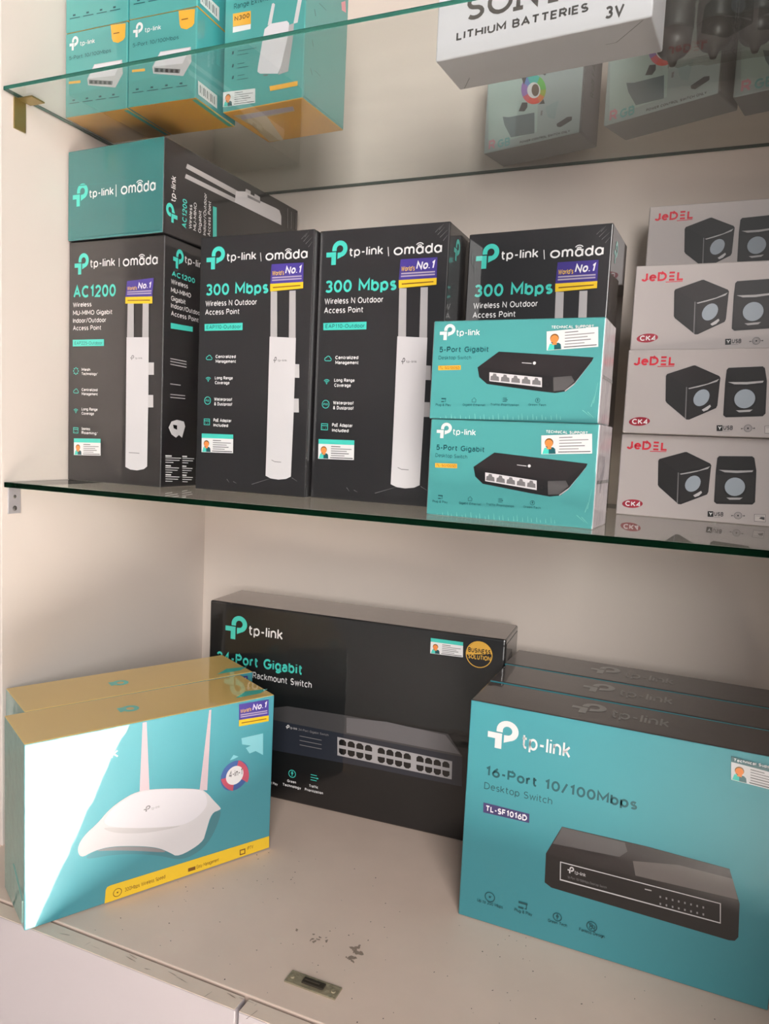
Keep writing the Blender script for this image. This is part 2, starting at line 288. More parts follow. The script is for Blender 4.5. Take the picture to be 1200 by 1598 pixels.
  ('p','product_picture','grey6',[(78.8,26.8),(86.3,32.2),(87.4,30.4),(84.5,26.8),(80.7,25.1)]),
  ('p','product_picture','black3',[(99.2,67.9),(100.8,69.9),(132.0,71.2),(134.1,69.5),(137.0,56.7),(138.5,24.4),(136.2,21.6),(102.3,19.6),(99.7,21.8),(98.8,54.4)]),
  ('p','product_picture','grey5',[(101.5,55.5),(119.1,55.7),(134.1,57.0),(133.4,55.1),(119.3,53.3),(107.5,53.3)]),
  ('p','product_picture','black5',[(99.8,50.2),(135.7,52.0),(136.8,24.2),(101.6,22.4)]),
  ('c','product_picture','black2',118.4,37.8,11.1,0.0),
  ('c','product_picture','sgrey',118.3,38.8,9.6,0.0),
  ('p','product_picture','grey5',[(111.2,26.9),(126.6,28.1),(124.1,25.8),(114.4,25.0)]),
  ('p','feature_icons','black2',[(94.4,11.3),(99.9,11.5),(100.4,5.6),(94.9,5.3)]),
  ('t', 'feature_icons', 'white', 'Y', 95.9, 6.6, 3.3, 3.8, 1),
  ('t', 'feature_icons', 'grey2', 'USB', 100.9, 6.8, 8.9, 4.5, 1),
  ('p','feature_icons','grey4',[(101.0,5.6),(107.1,5.9),(107.1,5.5),(101.1,5.2)]),
  ('c','feature_icons','grey3',123.8,9.1,3.8,3.2),
  ('c','feature_icons','grey2',123.8,9.1,1.0,0.0),
  ('c','feature_icons','grey3',123.8,9.1,2.4,2.1),
  ('p','feature_icons','grey2',[(117.4,9.0),(120.0,8.8),(117.5,7.8)]),
  ('p','feature_icons','grey2',[(130.1,10.1),(127.6,9.2),(130.2,8.7)]),
  ('p','feature_icons','grey3',[(138.7,12.0),(149.2,12.5),(149.9,4.7),(139.4,4.4)]),
  ('p','feature_icons','jwhite',[(139.2,11.6),(148.9,12.0),(149.5,5.1),(139.7,4.9)]),
  ('p','feature_icons','grey2',[(145.2,9.6),(148.5,9.6),(148.7,6.6),(143.6,7.8)]),
  ('p','feature_icons','grey4',[(140.1,10.5),(147.9,10.8),(148.0,10.3),(140.1,10.1)]),
 ],
 'rt_F': [
  ('l','logo','white',24.7,162.3,15.6,29.1),
  ('t', 'logo', 'white', 'tp-link', 42.8, 164.3, 51.5, 11.2, 0),
  ('p','product_picture','antenna',[(120.4,197.7),(125.0,197.6),(129.5,117.5),(118.3,119.3)]),
  ('p','product_picture','antenna',[(199.4,196.7),(202.2,196.8),(199.4,99.0),(189.8,101.5)]),
  ('q','product_picture','shade',[(68.7,65.1),(87.1,65.4),(139.8,48.2),(168.1,27.2),(197.0,36.3),(206.2,68.8),(219.8,71.0),(212.5,46.9),(197.2,27.0),(169.8,20.6),(140.0,37.8),(95.2,53.7),(57.3,58.2)]),
  ('q','product_picture','grey7',[(51.4,73.4),(58.3,85.5),(73.6,95.8),(83.9,106.5),(97.1,114.0),(114.7,120.0),(138.5,117.1),(190.7,103.4),(200.2,94.8),(208.3,83.5),(218.2,71.5),(216.6,69.8),(205.6,68.9),(199.2,47.8),(195.5,35.2),(165.1,26.7),(154.6,36.1),(139.8,46.7),(117.1,55.7),(87.1,64.6),(68.7,65.1),(55.5,61.0)]),
  ('q','product_picture','grey8',[(76.8,90.4),(85.3,105.3),(98.5,112.8),(116.1,118.8),(138.6,116.0),(189.7,102.7),(197.0,96.0),(200.4,85.6),(198.4,77.1),(186.9,68.2),(171.8,64.5),(153.9,67.4),(116.7,76.8)]),
  ('q','product_picture','grey6',[(76.8,90.1),(116.7,76.2),(153.9,66.8),(170.3,64.4),(156.9,64.2),(128.1,67.6),(100.3,75.2),(84.2,82.6)]),
  ('q','product_picture','grey4',[(68.7,64.8),(87.1,64.0),(117.1,55.1),(139.8,46.1),(154.6,35.5),(117.1,50.1),(87.1,60.0)]),
  ('l','product_picture','grey4',123.4,93.3,7.6,6.7),
  ('t', 'product_picture', 'grey5', 'tp-link', 132.1, 93.5, 9.7, 3.5, 0),
  ('p','yellow_band','yellow',[(81.2,0.6),(286.0,0.6),(285.6,15.8),(87.6,19.5),(83.9,18.8),(82.3,16.0)]),
  ('i','yellow_band','brown','gauge',95.2,8.5,4.9),
  ('t', 'yellow_band', 'brown', '300Mbps Wireless Speed', 103.4, 6.3, 46.5, 4.7, 0),
  ('t', 'yellow_band', 'brown', 'Easy Management', 188.4, 4.9, 28.4, 4.6, 0),
  ('p','yellow_band','brown',[(177.6,8.9),(186.8,8.6),(186.9,4.3),(177.7,4.6)]),
  ('p','yellow_band','brown',[(244.6,10.3),(252.3,10.1),(252.5,3.0),(244.8,3.2)]),
  ('p','yellow_band','yellow',[(245.9,8.9),(251.0,8.6),(251.1,4.4),(246.1,4.7)]),
  ('t', 'yellow_band', 'brown', 'IPTV', 255.1, 6.8, 8.2, 4.5, 0),
  ('c','feature_badge','blue',234.9,108.2,18.6,0.0),
  ('p','feature_badge','red2',[(239.5,126.5),(243.1,124.2),(246.4,121.3),(249.3,117.9),(251.6,114.1),(253.2,110.0),(254.1,105.9),(254.3,101.9),(253.6,98.2),(252.2,95.0),(243.8,101.8),(244.7,103.9),(244.9,106.4),(244.4,109.1),(243.3,111.7),(241.7,114.1),(239.6,116.2),(237.3,117.7)]),
  ('p','feature_badge','red2',[(233.1,89.3),(230.6,90.4),(228.1,91.9),(225.8,93.7),(223.7,95.7),(221.8,97.9),(220.1,100.3),(218.7,102.9),(217.6,105.5),(216.7,108.1),(225.5,108.2),(226.1,106.4),(226.9,104.7),(228.0,103.1),(229.3,101.7),(230.7,100.4),(232.3,99.4),(234.0,98.6)]),
  ('c','feature_badge','white',234.9,108.5,11.6,0.0),
  ('t', 'feature_badge', 'grey2', '4-in-1', 226.9, 106.7, 18.0, 8.7, 0),
  ('p','arrow_mark','tealp',[(242.4,153.4),(272.0,153.2),(272.9,125.2),(262.4,132.7),(254.1,131.5),(248.8,139.6),(255.4,141.2),(243.6,145.4)]),
  ('p','arrow_mark','tealp',[(227.8,129.0),(232.5,134.7),(239.2,131.0),(232.7,129.4)]),
  ('n','award_sticker','',[(238.4,176.9),(279.1,174.7),(278.4,195.2),(237.8,196.6)],[(238.6,168.9),(279.4,167.4),(279.1,174.7),(238.4,176.9)]),
 ],
 'rt_T': [
  ('c','logo','teal',121.9,42.9,9.8,4.4),
  ('p','logo','teal',[(109.0,50.7),(120.2,50.4),(112.9,37.5),(108.5,36.6)]),
  ('p','corner_mark','teal',[(239.6,12.7),(261.7,28.3),(289.8,22.4),(273.9,12.7)]),
 ],
 'rk_F': [
  ('l','logo','teal',27.1,224.6,35.4,35.1),
  ('t', 'logo', 'white', 'tp-link', 66.0, 234.0, 53.8, 15.2, 0),
  ('t', 'title', 'teal', '24-Port Gigabit', 12.5, 188.2, 139.1, 15.2, 0),
  ('t', 'title', 'white', 'Rackmount Switch', 74.0, 171.6, 93.6, 9.7, 0),
  ('s','support_sticker',1,[(336.2,245.9),(380.1,246.8),(379.3,266.6),(335.9,266.4)]),
  ('c','award_badge','gold',401.0,253.5,17.4,0.0),
  ('c','award_badge','black3',401.0,253.5,16.3,0.0),
  ('p','award_badge','gold',[(384.6,251.4),(384.6,254.2),(385.2,256.9),(386.1,259.6),(387.5,262.1),(389.2,264.3),(391.2,266.3),(393.5,267.9),(396.0,269.1),(398.7,270.0),(401.4,270.3),(404.0,270.3),(406.6,269.7),(409.1,268.8),(411.3,267.4),(413.2,265.7),(414.8,263.6),(416.0,261.3),(416.8,258.8),(417.2,256.2)]),
  ('t', 'award_badge', 'black2', 'BUSINESS', 386.6, 255.2, 29.2, 6.1, 1),
  ('t', 'award_badge', 'gold', 'SOLUTION', 387.1, 246.8, 29.2, 6.1, 1),
  ('p','product_picture','grey2',[(51.6,118.0),(131.2,139.8),(221.9,142.0),(366.3,142.0),(387.4,115.4),(377.2,112.7),(119.0,115.1)]),
  ('p','product_picture','grey3',[(222.0,138.9),(280.1,143.3),(362.7,139.8),(384.3,117.5),(223.0,117.6)]),
  ('p','product_picture','navy2',[(37.7,118.9),(118.9,115.9),(387.4,114.7),(389.0,74.7),(263.5,74.6),(116.2,71.5),(39.1,73.4)]),
  ('p','product_picture','grey5',[(209.7,109.2),(373.9,106.1),(374.6,81.5),(210.9,83.0)]),
  ('p','product_picture','black2',[(212.4,103.8),(215.2,106.7),(219.7,106.8),(223.2,103.9),(223.4,98.4),(212.7,98.3)]),
  ('p','product_picture','black2',[(212.9,93.7),(223.6,93.7),(223.9,88.3),(220.7,85.3),(216.2,85.2),(213.1,87.8)]),
  ('p','product_picture','black2',[(225.4,103.6),(228.2,106.5),(232.7,106.5),(236.1,103.7),(236.3,98.2),(225.7,98.2)]),
  ('p','product_picture','black2',[(225.9,93.5),(236.5,93.6),(236.8,88.1),(233.7,85.2),(229.1,85.1),(226.2,87.6)]),
  ('p','product_picture','black2',[(238.3,103.4),(241.0,106.3),(245.5,106.3),(248.9,103.4),(249.1,98.0),(238.6,98.0)]),
  ('p','product_picture','black2',[(238.8,93.3),(249.3,93.4),(249.6,88.0),(246.5,85.0),(242.0,84.9),(239.1,87.5)]),
  ('p','product_picture','black2',[(251.1,103.2),(253.8,106.0),(258.2,106.1),(261.6,103.2),(261.8,97.9),(251.4,97.8)]),
  ('p','product_picture','black2',[(251.6,93.2),(262.0,93.2),(262.3,87.8),(259.2,84.9),(254.8,84.8),(251.9,87.4)]),
  ('p','product_picture','black2',[(269.8,102.9),(272.4,105.7),(276.8,105.8),(280.1,102.9),(280.4,97.6),(270.0,97.5)]),
  ('p','product_picture','black2',[(270.3,92.9),(280.6,93.0),(280.9,87.6),(277.8,84.7),(273.5,84.6),(270.5,87.2)]),
  ('p','product_picture','black2',[(282.3,102.7),(284.9,105.5),(289.3,105.6),(292.5,102.7),(292.8,97.4),(282.6,97.3)]),
  ('p','product_picture','black2',[(282.8,92.8),(293.0,92.8),(293.3,87.5),(290.3,84.6),(286.0,84.5),(283.1,87.0)]),
  ('p','product_picture','black2',[(294.7,102.5),(297.3,105.3),(301.6,105.4),(304.9,102.5),(305.1,97.2),(295.0,97.2)]),
  ('p','product_picture','black2',[(295.2,92.6),(305.4,92.7),(305.7,87.4),(302.7,84.5),(298.4,84.4),(295.5,86.9)]),
  ('p','product_picture','black2',[(307.0,102.3),(309.6,105.1),(313.9,105.1),(317.1,102.3),(317.4,97.1),(307.3,97.0)]),
  ('p','product_picture','black2',[(307.5,92.4),(317.6,92.5),(317.9,87.2),(314.9,84.3),(310.7,84.3),(307.8,86.7)]),
  ('p','product_picture','black2',[(325.0,102.0),(327.6,104.8),(331.8,104.8),(335.0,102.1),(335.3,96.8),(325.3,96.7)]),
  ('p','product_picture','black2',[(325.5,92.2),(335.5,92.3),(335.8,87.0),(332.9,84.2),(328.7,84.1),(325.8,86.6)]),
  ('p','product_picture','black2',[(337.1,101.8),(339.6,104.6),(343.8,104.6),(346.9,101.9),(347.2,96.6),(337.4,96.6)]),
  ('p','product_picture','black2',[(337.6,92.1),(347.5,92.1),(347.8,86.9),(344.9,84.0),(340.7,84.0),(337.9,86.4)]),
  ('p','product_picture','black2',[(349.0,101.6),(351.5,104.4),(355.7,104.4),(358.8,101.7),(359.1,96.5),(349.3,96.4)]),
  ('p','product_picture','black2',[(349.6,91.9),(359.4,92.0),(359.7,86.8),(356.8,83.9),(352.7,83.8),(349.9,86.3)]),
  ('p','product_picture','black2',[(360.9,101.4),(363.4,104.2),(367.5,104.2),(370.6,101.5),(370.9,96.3),(361.2,96.2)]),
  ('p','product_picture','black2',[(361.5,91.8),(371.2,91.8),(371.5,86.6),(368.6,83.8),(364.5,83.7),(361.8,86.2)]),
  ('l','product_picture','white',130.1,107.1,5.7,6.0),
  ('t', 'product_picture', 'grey6', 'tp-link', 136.7, 107.8, 11.3, 3.6, 0),
  ('t', 'product_picture', 'grey4', '24-Port Gigabit Switch', 149.8, 107.8, 46.6, 3.2, 0),
  ('p','product_picture','grey4',[(152.2,100.6),(186.3,100.5),(186.3,99.7),(152.2,99.8)]),
  ('p','product_picture','grey4',[(152.4,94.2),(186.5,94.2),(186.6,93.4),(152.4,93.4)]),
  ('p','product_picture','grey4',[(152.7,87.8),(186.8,87.9),(186.8,87.1),(152.7,87.0)]),
  ('i','feature_icons','teal','leaf',142.7,43.3,6.9),
  ('t', 'feature_icons', 'white', 'Green', 135.4, 29.1, 13.9, 4.0, 1),
  ('t', 'feature_icons', 'white', 'Technology', 128.6, 22.2, 28.8, 4.1, 1),
  ('i','feature_icons','teal','lines',177.2,43.1,6.8),
  ('t', 'feature_icons', 'white', 'Traffic', 170.1, 28.9, 13.6, 4.0, 1),
  ('t', 'feature_icons', 'white', 'Prioritization', 163.5, 22.2, 28.2, 4.0, 1),
  ('t', 'feature_icons', 'white', 'Plug and Play', 94.8, 20.3, 25.4, 4.1, 1),
 ],
 'sw_F': [
  ('l','logo','white',21.1,198.7,33.1,31.9),
  ('t', 'logo', 'white', 'tp-link', 58.9, 204.3, 49.9, 16.7, 0),
  ('t', 'title', 'dteal', '16-Port 10/100Mbps', 21.9, 165.8, 155.4, 11.2, 0),
  ('t', 'title', 'dteal', 'Desktop Switch', 20.7, 150.8, 73.4, 7.7, 2),
  ('p','model_tag','navy',[(21.0,135.3),(71.3,135.1),(71.7,125.1),(21.4,124.2)]),
  ('t', 'model_tag', 'white', 'TL-SF1016D', 24.3, 126.4, 44.7, 6.6, 1),
  ('p','product_picture','black5',[(105.8,130.0),(188.8,131.4),(264.4,129.5),(275.8,97.9),(277.5,64.6),(274.8,59.9),(269.8,58.8),(99.4,61.2),(92.2,64.9),(91.4,96.8)]),
  ('p','product_picture','black4',[(105.8,130.0),(188.8,131.4),(264.4,129.5),(275.8,97.9),(91.4,96.8)]),
  ('p','product_picture','grey2',[(103.6,122.7),(105.9,129.7),(168.5,129.8),(171.7,121.1),(164.5,113.5),(97.6,109.3)]),
  ('p','product_picture','grey25',[(177.5,112.9),(219.4,120.6),(267.9,120.5),(274.2,101.4),(181.1,98.4)]),
  ('p','product_picture','black3',[(91.4,96.8),(275.8,97.9),(277.5,64.6),(274.8,59.9),(269.8,58.8),(99.4,61.2),(92.2,64.9)]),
  ('p','product_picture','grey6',[(106.5,92.2),(259.9,93.3),(261.4,73.0),(107.6,71.9)]),
  ('p','product_picture','black3',[(107.4,91.2),(259.1,92.4),(260.6,74.1),(108.4,73.3)]),
  ('l','product_picture','grey6',114.7,82.3,6.5,7.5),
  ('t', 'product_picture', 'grey6', 'tp-link', 122.0, 82.9, 11.1, 4.0, 0),
  ('t', 'product_picture', 'grey3', '16-Port 10/100Mbps Desktop Switch', 115.3, 76.5, 39.3, 2.6, 0),
  ('p','product_picture','grey4',[(204.9,84.4),(206.4,84.4),(206.6,82.4),(205.1,82.2)]),
  ('p','product_picture','grey4',[(205.5,77.3),(207.0,77.3),(207.1,75.2),(205.7,75.1)]),
  ('p','product_picture','grey4',[(210.6,84.6),(212.1,84.6),(212.3,82.5),(210.8,82.4)]),
  ('p','product_picture','grey4',[(211.2,77.5),(212.7,77.5),(212.8,75.4),(211.4,75.3)]),
  ('p','product_picture','grey4',[(216.3,84.7),(217.8,84.8),(218.0,82.7),(216.5,82.6)]),
  ('p','product_picture','grey4',[(216.9,77.7),(218.4,77.7),(218.5,75.6),(217.1,75.5)]),
  ('p','product_picture','grey4',[(222.0,84.9),(223.4,84.9),(223.6,82.9),(222.1,82.7)]),
  ('p','product_picture','grey4',[(222.5,77.8),(224.0,77.9),(224.2,75.9),(222.7,75.7)]),
  ('p','product_picture','grey4',[(227.6,85.1),(229.0,85.1),(229.2,83.1),(227.8,82.9)]),
  ('p','product_picture','grey4',[(228.1,78.0),(229.6,78.1),(229.8,76.1),(228.3,75.9)]),
  ('p','product_picture','grey4',[(233.2,85.2),(234.6,85.3),(234.8,83.3),(233.3,83.1)]),
  ('p','product_picture','grey4',[(233.7,78.2),(235.2,78.3),(235.3,76.2),(233.9,76.1)]),
  ('p','product_picture','grey4',[(238.7,85.4),(240.1,85.5),(240.3,83.4),(238.9,83.3)]),
  ('p','product_picture','grey4',[(239.3,78.4),(240.7,78.5),(240.9,76.4),(239.4,76.3)]),
  ('p','product_picture','grey4',[(244.2,85.6),(245.6,85.6),(245.8,83.6),(244.4,83.4)]),
  ('p','product_picture','grey4',[(244.8,78.6),(246.2,78.7),(246.4,76.6),(244.9,76.5)]),
  ('p','product_picture','grey5',[(190.8,87.7),(197.1,87.9),(197.2,86.8),(190.9,86.6)]),
  ('i','feature_icons','dteal','gauge',34.7,31.0,5.7),
  ('t', 'feature_icons', 'dteal', 'Up to 200 Mbps', 20.7, 21.9, 28.8, 3.7, 0),
  ('i','feature_icons','dteal','plug',71.4,32.5,5.7),
  ('t', 'feature_icons', 'dteal', 'Plug & Play', 62.4, 23.6, 19.1, 3.6, 0),
  ('i','feature_icons','dteal','leaf',107.9,31.7,5.5),
  ('t', 'feature_icons', 'dteal', 'Green Tech', 98.4, 23.0, 20.1, 3.5, 0),
  ('i','feature_icons','dteal','nofan',143.2,32.1,5.4),
  ('t', 'feature_icons', 'dteal', 'Fanless Design', 130.9, 23.5, 25.7, 3.5, 0),
  ('s','support_sticker',2,[(258.6,217.0),(304.5,214.4),(302.6,235.8),(256.7,239.7)]),
 ],
 'sw_T': [
  ('l','logo','greyd',101.6,22.4,34.7,35.5),
  ('t', 'logo', 'greyd', 'tp-link', 143.0, 25.8, 56.4, 24.8, 0),
 ],
 'ms_F': [
  ('l','logo','white',6.6,77.1,14.0,15.8),
  ('t', 'logo', 'white', 'tp-link', 23.6, 80.5, 22.6, 5.5, 0),
  ('t', 'title', 'dteal', '5-Port 10/100Mbps', 6.3, 66.5, 64.8, 4.3, 2),
  ('p','ribbon','orange',[(70.3,96.9),(92.6,95.5),(92.0,80.2),(89.3,77.4),(81.8,75.2),(74.2,77.7),(72.2,81.7)]),
  ('p','ribbon','brown',[(74.5,87.3),(83.4,87.2),(83.4,86.0),(74.5,86.1)]),
  ('p','product_picture','grey6',[(34.9,40.9),(45.8,56.2),(88.0,55.6),(89.4,39.7),(78.4,25.4),(36.5,33.5)]),
  ('p','product_picture','grey8',[(36.3,41.2),(46.2,55.4),(87.1,54.8),(77.1,39.1)]),
  ('p','product_picture','grey3',[(37.7,39.8),(74.3,33.4),(73.5,29.0),(37.8,34.9)]),
  ('p','product_picture','black5',[(39.3,38.6),(43.3,38.0),(43.3,34.4),(39.4,35.3)]),
  ('p','product_picture','black5',[(46.4,37.4),(50.3,36.8),(50.4,33.3),(46.5,34.1)]),
  ('p','product_picture','black5',[(53.5,36.2),(57.4,35.6),(57.4,32.1),(53.5,32.9)]),
  ('p','product_picture','black5',[(60.5,35.0),(64.3,34.4),(64.4,30.9),(60.5,31.7)]),
  ('p','product_picture','black5',[(67.4,33.9),(71.3,33.2),(71.4,29.7),(67.5,30.5)]),
  ('p','model_tag','orange',[(5.8,41.6),(24.4,40.7),(24.5,37.7),(5.8,38.8)]),
  ('p','feature_icons','dteal',[(11.8,19.9),(15.8,19.9),(15.9,17.9),(11.8,17.9)]),
  ('p','feature_icons','dteal',[(6.8,16.2),(22.9,15.9),(22.9,15.0),(6.8,15.2)]),
  ('p','feature_icons','dteal',[(32.8,19.5),(36.8,19.5),(36.8,17.5),(32.9,17.5)]),
  ('p','feature_icons','dteal',[(27.9,15.8),(43.8,15.6),(43.8,14.6),(27.9,14.9)]),
  ('p','feature_icons','dteal',[(53.5,19.1),(57.3,19.1),(57.4,17.1),(53.5,17.1)]),
  ('p','feature_icons','dteal',[(48.7,15.4),(64.2,15.2),(64.2,14.3),(48.7,14.5)]),
  ('p','feature_icons','dteal',[(73.7,18.7),(77.6,18.7),(77.6,16.7),(73.8,16.8)]),
  ('p','feature_icons','dteal',[(69.0,15.1),(84.3,14.8),(84.4,13.9),(69.1,14.2)]),
 ],
 'ms_R': [
  ('p','barcode_sticker','white',[(4.0,20.4),(41.8,20.0),(42.4,5.3),(5.3,5.7)]),
  ('p','barcode_sticker','grey2',[(7.8,17.3),(9.1,17.3),(9.5,8.6),(8.1,8.7)]),
  ('p','barcode_sticker','grey2',[(11.1,17.2),(11.9,17.2),(12.3,8.5),(11.5,8.5)]),
  ('p','barcode_sticker','grey2',[(14.5,17.1),(16.4,17.1),(16.7,8.4),(14.8,8.4)]),
  ('p','barcode_sticker','grey2',[(17.9,17.0),(19.0,17.0),(19.3,8.3),(18.2,8.3)]),
  ('p','barcode_sticker','grey2',[(21.3,16.9),(22.9,16.9),(23.3,8.1),(21.6,8.2)]),
  ('p','barcode_sticker','grey2',[(24.7,16.8),(25.5,16.8),(25.9,8.0),(25.1,8.1)]),
  ('p','barcode_sticker','grey2',[(28.1,16.7),(30.1,16.7),(30.5,7.9),(28.5,7.9)]),
  ('p','barcode_sticker','grey2',[(31.6,16.7),(32.7,16.6),(33.1,7.8),(32.0,7.8)]),
  ('p','barcode_sticker','grey2',[(35.1,16.6),(36.5,16.5),(36.9,7.6),(35.5,7.7)]),
 ],
 'ex_F': [
  ('t', 'title', 'dteal', 'Range Extender', 13.1, 113.1, 56.4, 6.0, 2),
  ('p','model_tag','orange',[(11.9,108.5),(37.4,106.8),(38.0,92.5),(12.4,94.2)]),
  ('p','model_tag','white',[(12.4,93.9),(38.0,92.3),(37.8,86.8),(12.3,87.5)]),
  ('t', 'model_tag', 'brown', 'N300', 14.4, 99.8, 21.6, 5.2, 1),
  ('p','product_picture','grey7',[(66.7,108.4),(68.8,108.8),(70.9,106.9),(66.9,87.0),(61.6,86.1)]),
  ('p','product_picture','grey7',[(102.5,110.3),(107.9,109.8),(102.2,81.4),(96.7,81.2)]),
  ('p','product_picture','grey5',[(90.5,81.2),(97.5,81.7),(96.6,65.7),(91.7,31.5),(78.3,29.9)]),
  ('p','product_picture','grey8',[(57.7,83.0),(65.6,87.2),(87.9,86.0),(90.9,83.0),(90.1,70.6),(81.9,39.4),(77.7,31.3),(52.9,35.4),(49.2,38.3),(50.1,44.8),(54.9,69.6)]),
  ('p','product_picture','grey3',[(57.1,33.4),(64.5,32.8),(63.7,31.3),(58.0,32.0)]),
  ('p','feature_icons','dteal',[(12.5,66.9),(15.0,66.8),(14.3,63.3),(11.8,63.4)]),
  ('p','feature_icons','dteal',[(20.1,66.2),(46.9,64.9),(46.9,64.4),(20.2,65.5)]),
  ('p','feature_icons','dteal',[(19.5,61.7),(35.4,61.0),(35.5,60.4),(19.5,61.1)]),
  ('p','feature_icons','dteal',[(13.0,52.4),(15.5,52.4),(14.8,48.9),(12.2,48.9)]),
  ('p','feature_icons','dteal',[(20.6,51.8),(30.8,51.4),(30.8,50.7),(20.7,51.1)]),
  ('p','feature_icons','dteal',[(20.0,47.3),(36.0,46.7),(36.0,46.1),(20.0,46.7)]),
  ('p','feature_icons','dteal',[(13.4,39.3),(16.0,39.3),(15.3,35.7),(12.7,35.7)]),
  ('p','feature_icons','dteal',[(21.1,38.7),(31.2,38.3),(31.3,37.7),(21.1,38.0)]),
  ('p','feature_icons','dteal',[(20.4,34.2),(36.4,33.7),(36.5,33.0),(20.4,33.6)]),
  ('s','support_sticker',0,[(0.7,6.3),(47.5,4.2),(46.9,20.2),(0.6,23.1)]),
  ('p','orange_tag','orange',[(66.9,19.2),(105.1,19.0),(105.3,13.9),(68.1,13.9)]),
 ],
 'ex_B': [
  ('p','tape_label','tape',[(7.7,83.2),(90.2,79.5),(85.3,68.3),(44.9,66.2),(24.7,1.9),(3.9,3.3),(12.3,49.8),(10.0,70.3)]),
  ('p','tape_label','lilac',[(15.8,80.2),(90.2,79.5),(85.5,69.9),(11.3,69.8)]),
 ],
 'ex_R': [
  ('p','side_notes','rose',[(75.8,140.1),(85.2,146.3),(87.7,134.2),(77.9,131.9)]),
  ('p','side_notes#80','dteal',[(17.6,102.6),(18.5,103.1),(21.5,97.1),(20.5,96.6)]),
  ('p','side_notes#340','dteal',[(15.0,68.8),(15.9,69.2),(18.9,63.0),(17.9,62.6)]),
  ('p','side_notes#580','dteal',[(13.4,37.8),(14.4,38.2),(18.5,32.5),(17.6,32.0)]),
  ('p','side_notes#600','dteal',[(22.1,39.1),(23.1,39.6),(36.0,38.8),(35.0,38.4)]),
  ('p','side_notes#30','dteal',[(26.9,113.6),(27.9,114.2),(43.4,114.5),(42.4,114.0)]),
 ],
 'sy_F': [
  ('t', 'logo', 'grey25', 'SONY', 31.4, 31.6, 98.6, 22.8, 'serif'),
  ('t', 'title', 'grey2', 'LITHIUM BATTERIES', 21.6, 15.7, 128.1, 7.9, 1),
  ('t', 'title', 'grey2', '3V', 165.4, 5.8, 16.2, 10.7, 1),
 ],
 'rgb_F': [
  ('p','picture_panel','mint',[(1.2,94.2),(72.8,93.1),(75.5,11.9),(7.1,8.3)]),
  ('p','fan_picture','f_g',[(84.2,60.0),(83.7,63.1),(82.7,66.2),(81.3,69.3),(74.7,65.8),(75.5,64.3),(76.0,62.7),(76.2,61.2)]),
  ('p','fan_picture','f_g',[(81.3,69.3),(79.4,72.2),(77.2,74.9),(74.6,77.2),(71.2,69.8),(72.5,68.6),(73.7,67.3),(74.7,65.8)]),
  ('p','fan_picture','f_t',[(74.6,77.2),(71.9,79.2),(68.9,80.7),(65.9,81.7),(66.6,72.1),(68.2,71.6),(69.7,70.8),(71.2,69.8)]),
  ('p','fan_picture','f_t',[(65.9,81.7),(63.0,82.2),(60.1,82.1),(57.5,81.5),(62.2,72.0),(63.6,72.3),(65.1,72.3),(66.6,72.1)]),
  ('p','fan_picture','f_b',[(57.5,81.5),(55.1,80.3),(53.1,78.6),(51.6,76.5),(59.1,69.6),(59.9,70.6),(61.0,71.4),(62.2,72.0)]),
  ('p','fan_picture','f_p',[(51.6,76.5),(50.5,74.0),(49.9,71.2),(49.9,68.1),(58.2,65.4),(58.3,66.9),(58.6,68.3),(59.1,69.6)]),
  ('p','fan_picture','f_p',[(49.9,68.1),(50.4,64.9),(51.4,61.7),(52.9,58.6),(59.8,60.7),(59.0,62.3),(58.5,63.9),(58.2,65.4)]),
  ('p','fan_picture','f_m',[(52.9,58.6),(54.8,55.6),(57.1,53.0),(59.7,50.6),(63.3,56.7),(62.0,57.9),(60.8,59.2),(59.8,60.7)]),
  ('p','fan_picture','f_r',[(59.7,50.6),(62.5,48.7),(65.5,47.2),(68.5,46.3),(67.9,54.5),(66.3,55.0),(64.8,55.7),(63.3,56.7)]),
  ('p','fan_picture','f_r',[(68.5,46.3),(71.5,45.9),(74.3,46.0),(76.9,46.7),(72.3,54.6),(70.9,54.3),(69.5,54.3),(67.9,54.5)]),
  ('p','fan_picture','f_o',[(76.9,46.7),(79.2,47.9),(81.1,49.6),(82.6,51.7),(75.3,57.1),(74.5,56.0),(73.5,55.2),(72.3,54.6)]),
  ('p','fan_picture','f_y',[(82.6,51.7),(83.6,54.2),(84.2,57.0),(84.2,60.0),(76.2,61.2),(76.2,59.7),(75.9,58.3),(75.3,57.1)]),
  ('p','fan_picture','white',[(76.9,60.7),(76.6,57.6),(75.2,55.1),(72.9,53.5),(70.1,53.0),(66.9,53.8),(63.8,55.6),(61.2,58.3),(59.4,61.6),(58.6,65.1),(58.9,68.2),(60.3,70.8),(62.6,72.3),(65.5,72.8),(68.7,72.0),(71.7,70.1),(74.3,67.4),(76.1,64.1)]),
  ('p','fan_picture','brown2',[(74.9,61.5),(74.8,59.0),(74.0,57.0),(72.8,55.7),(71.2,55.2),(69.3,55.7),(67.6,56.9),(66.1,58.9),(65.0,61.3),(64.5,63.9),(64.6,66.4),(65.4,68.4),(66.6,69.7),(68.3,70.2),(70.1,69.7),(71.9,68.5),(73.4,66.5),(74.4,64.1)]),
  ('p','fan_picture','grey2',[(49.4,82.3),(56.7,81.6),(53.3,72.9)]),
  ('p','fan_picture','grey2',[(76.1,80.6),(84.0,80.0),(81.9,76.8)]),
  ('p','fan_picture','grey2',[(48.1,42.4),(52.3,52.0),(59.8,50.3),(60.2,44.6),(56.4,40.5)]),
  ('p','fan_picture','grey2',[(76.0,44.6),(81.5,49.5),(84.0,43.4)]),
  ('p','product_picture','slate',[(25.6,40.9),(34.2,38.3),(70.5,36.0),(72.3,11.1),(39.4,12.8),(28.9,30.1)]),
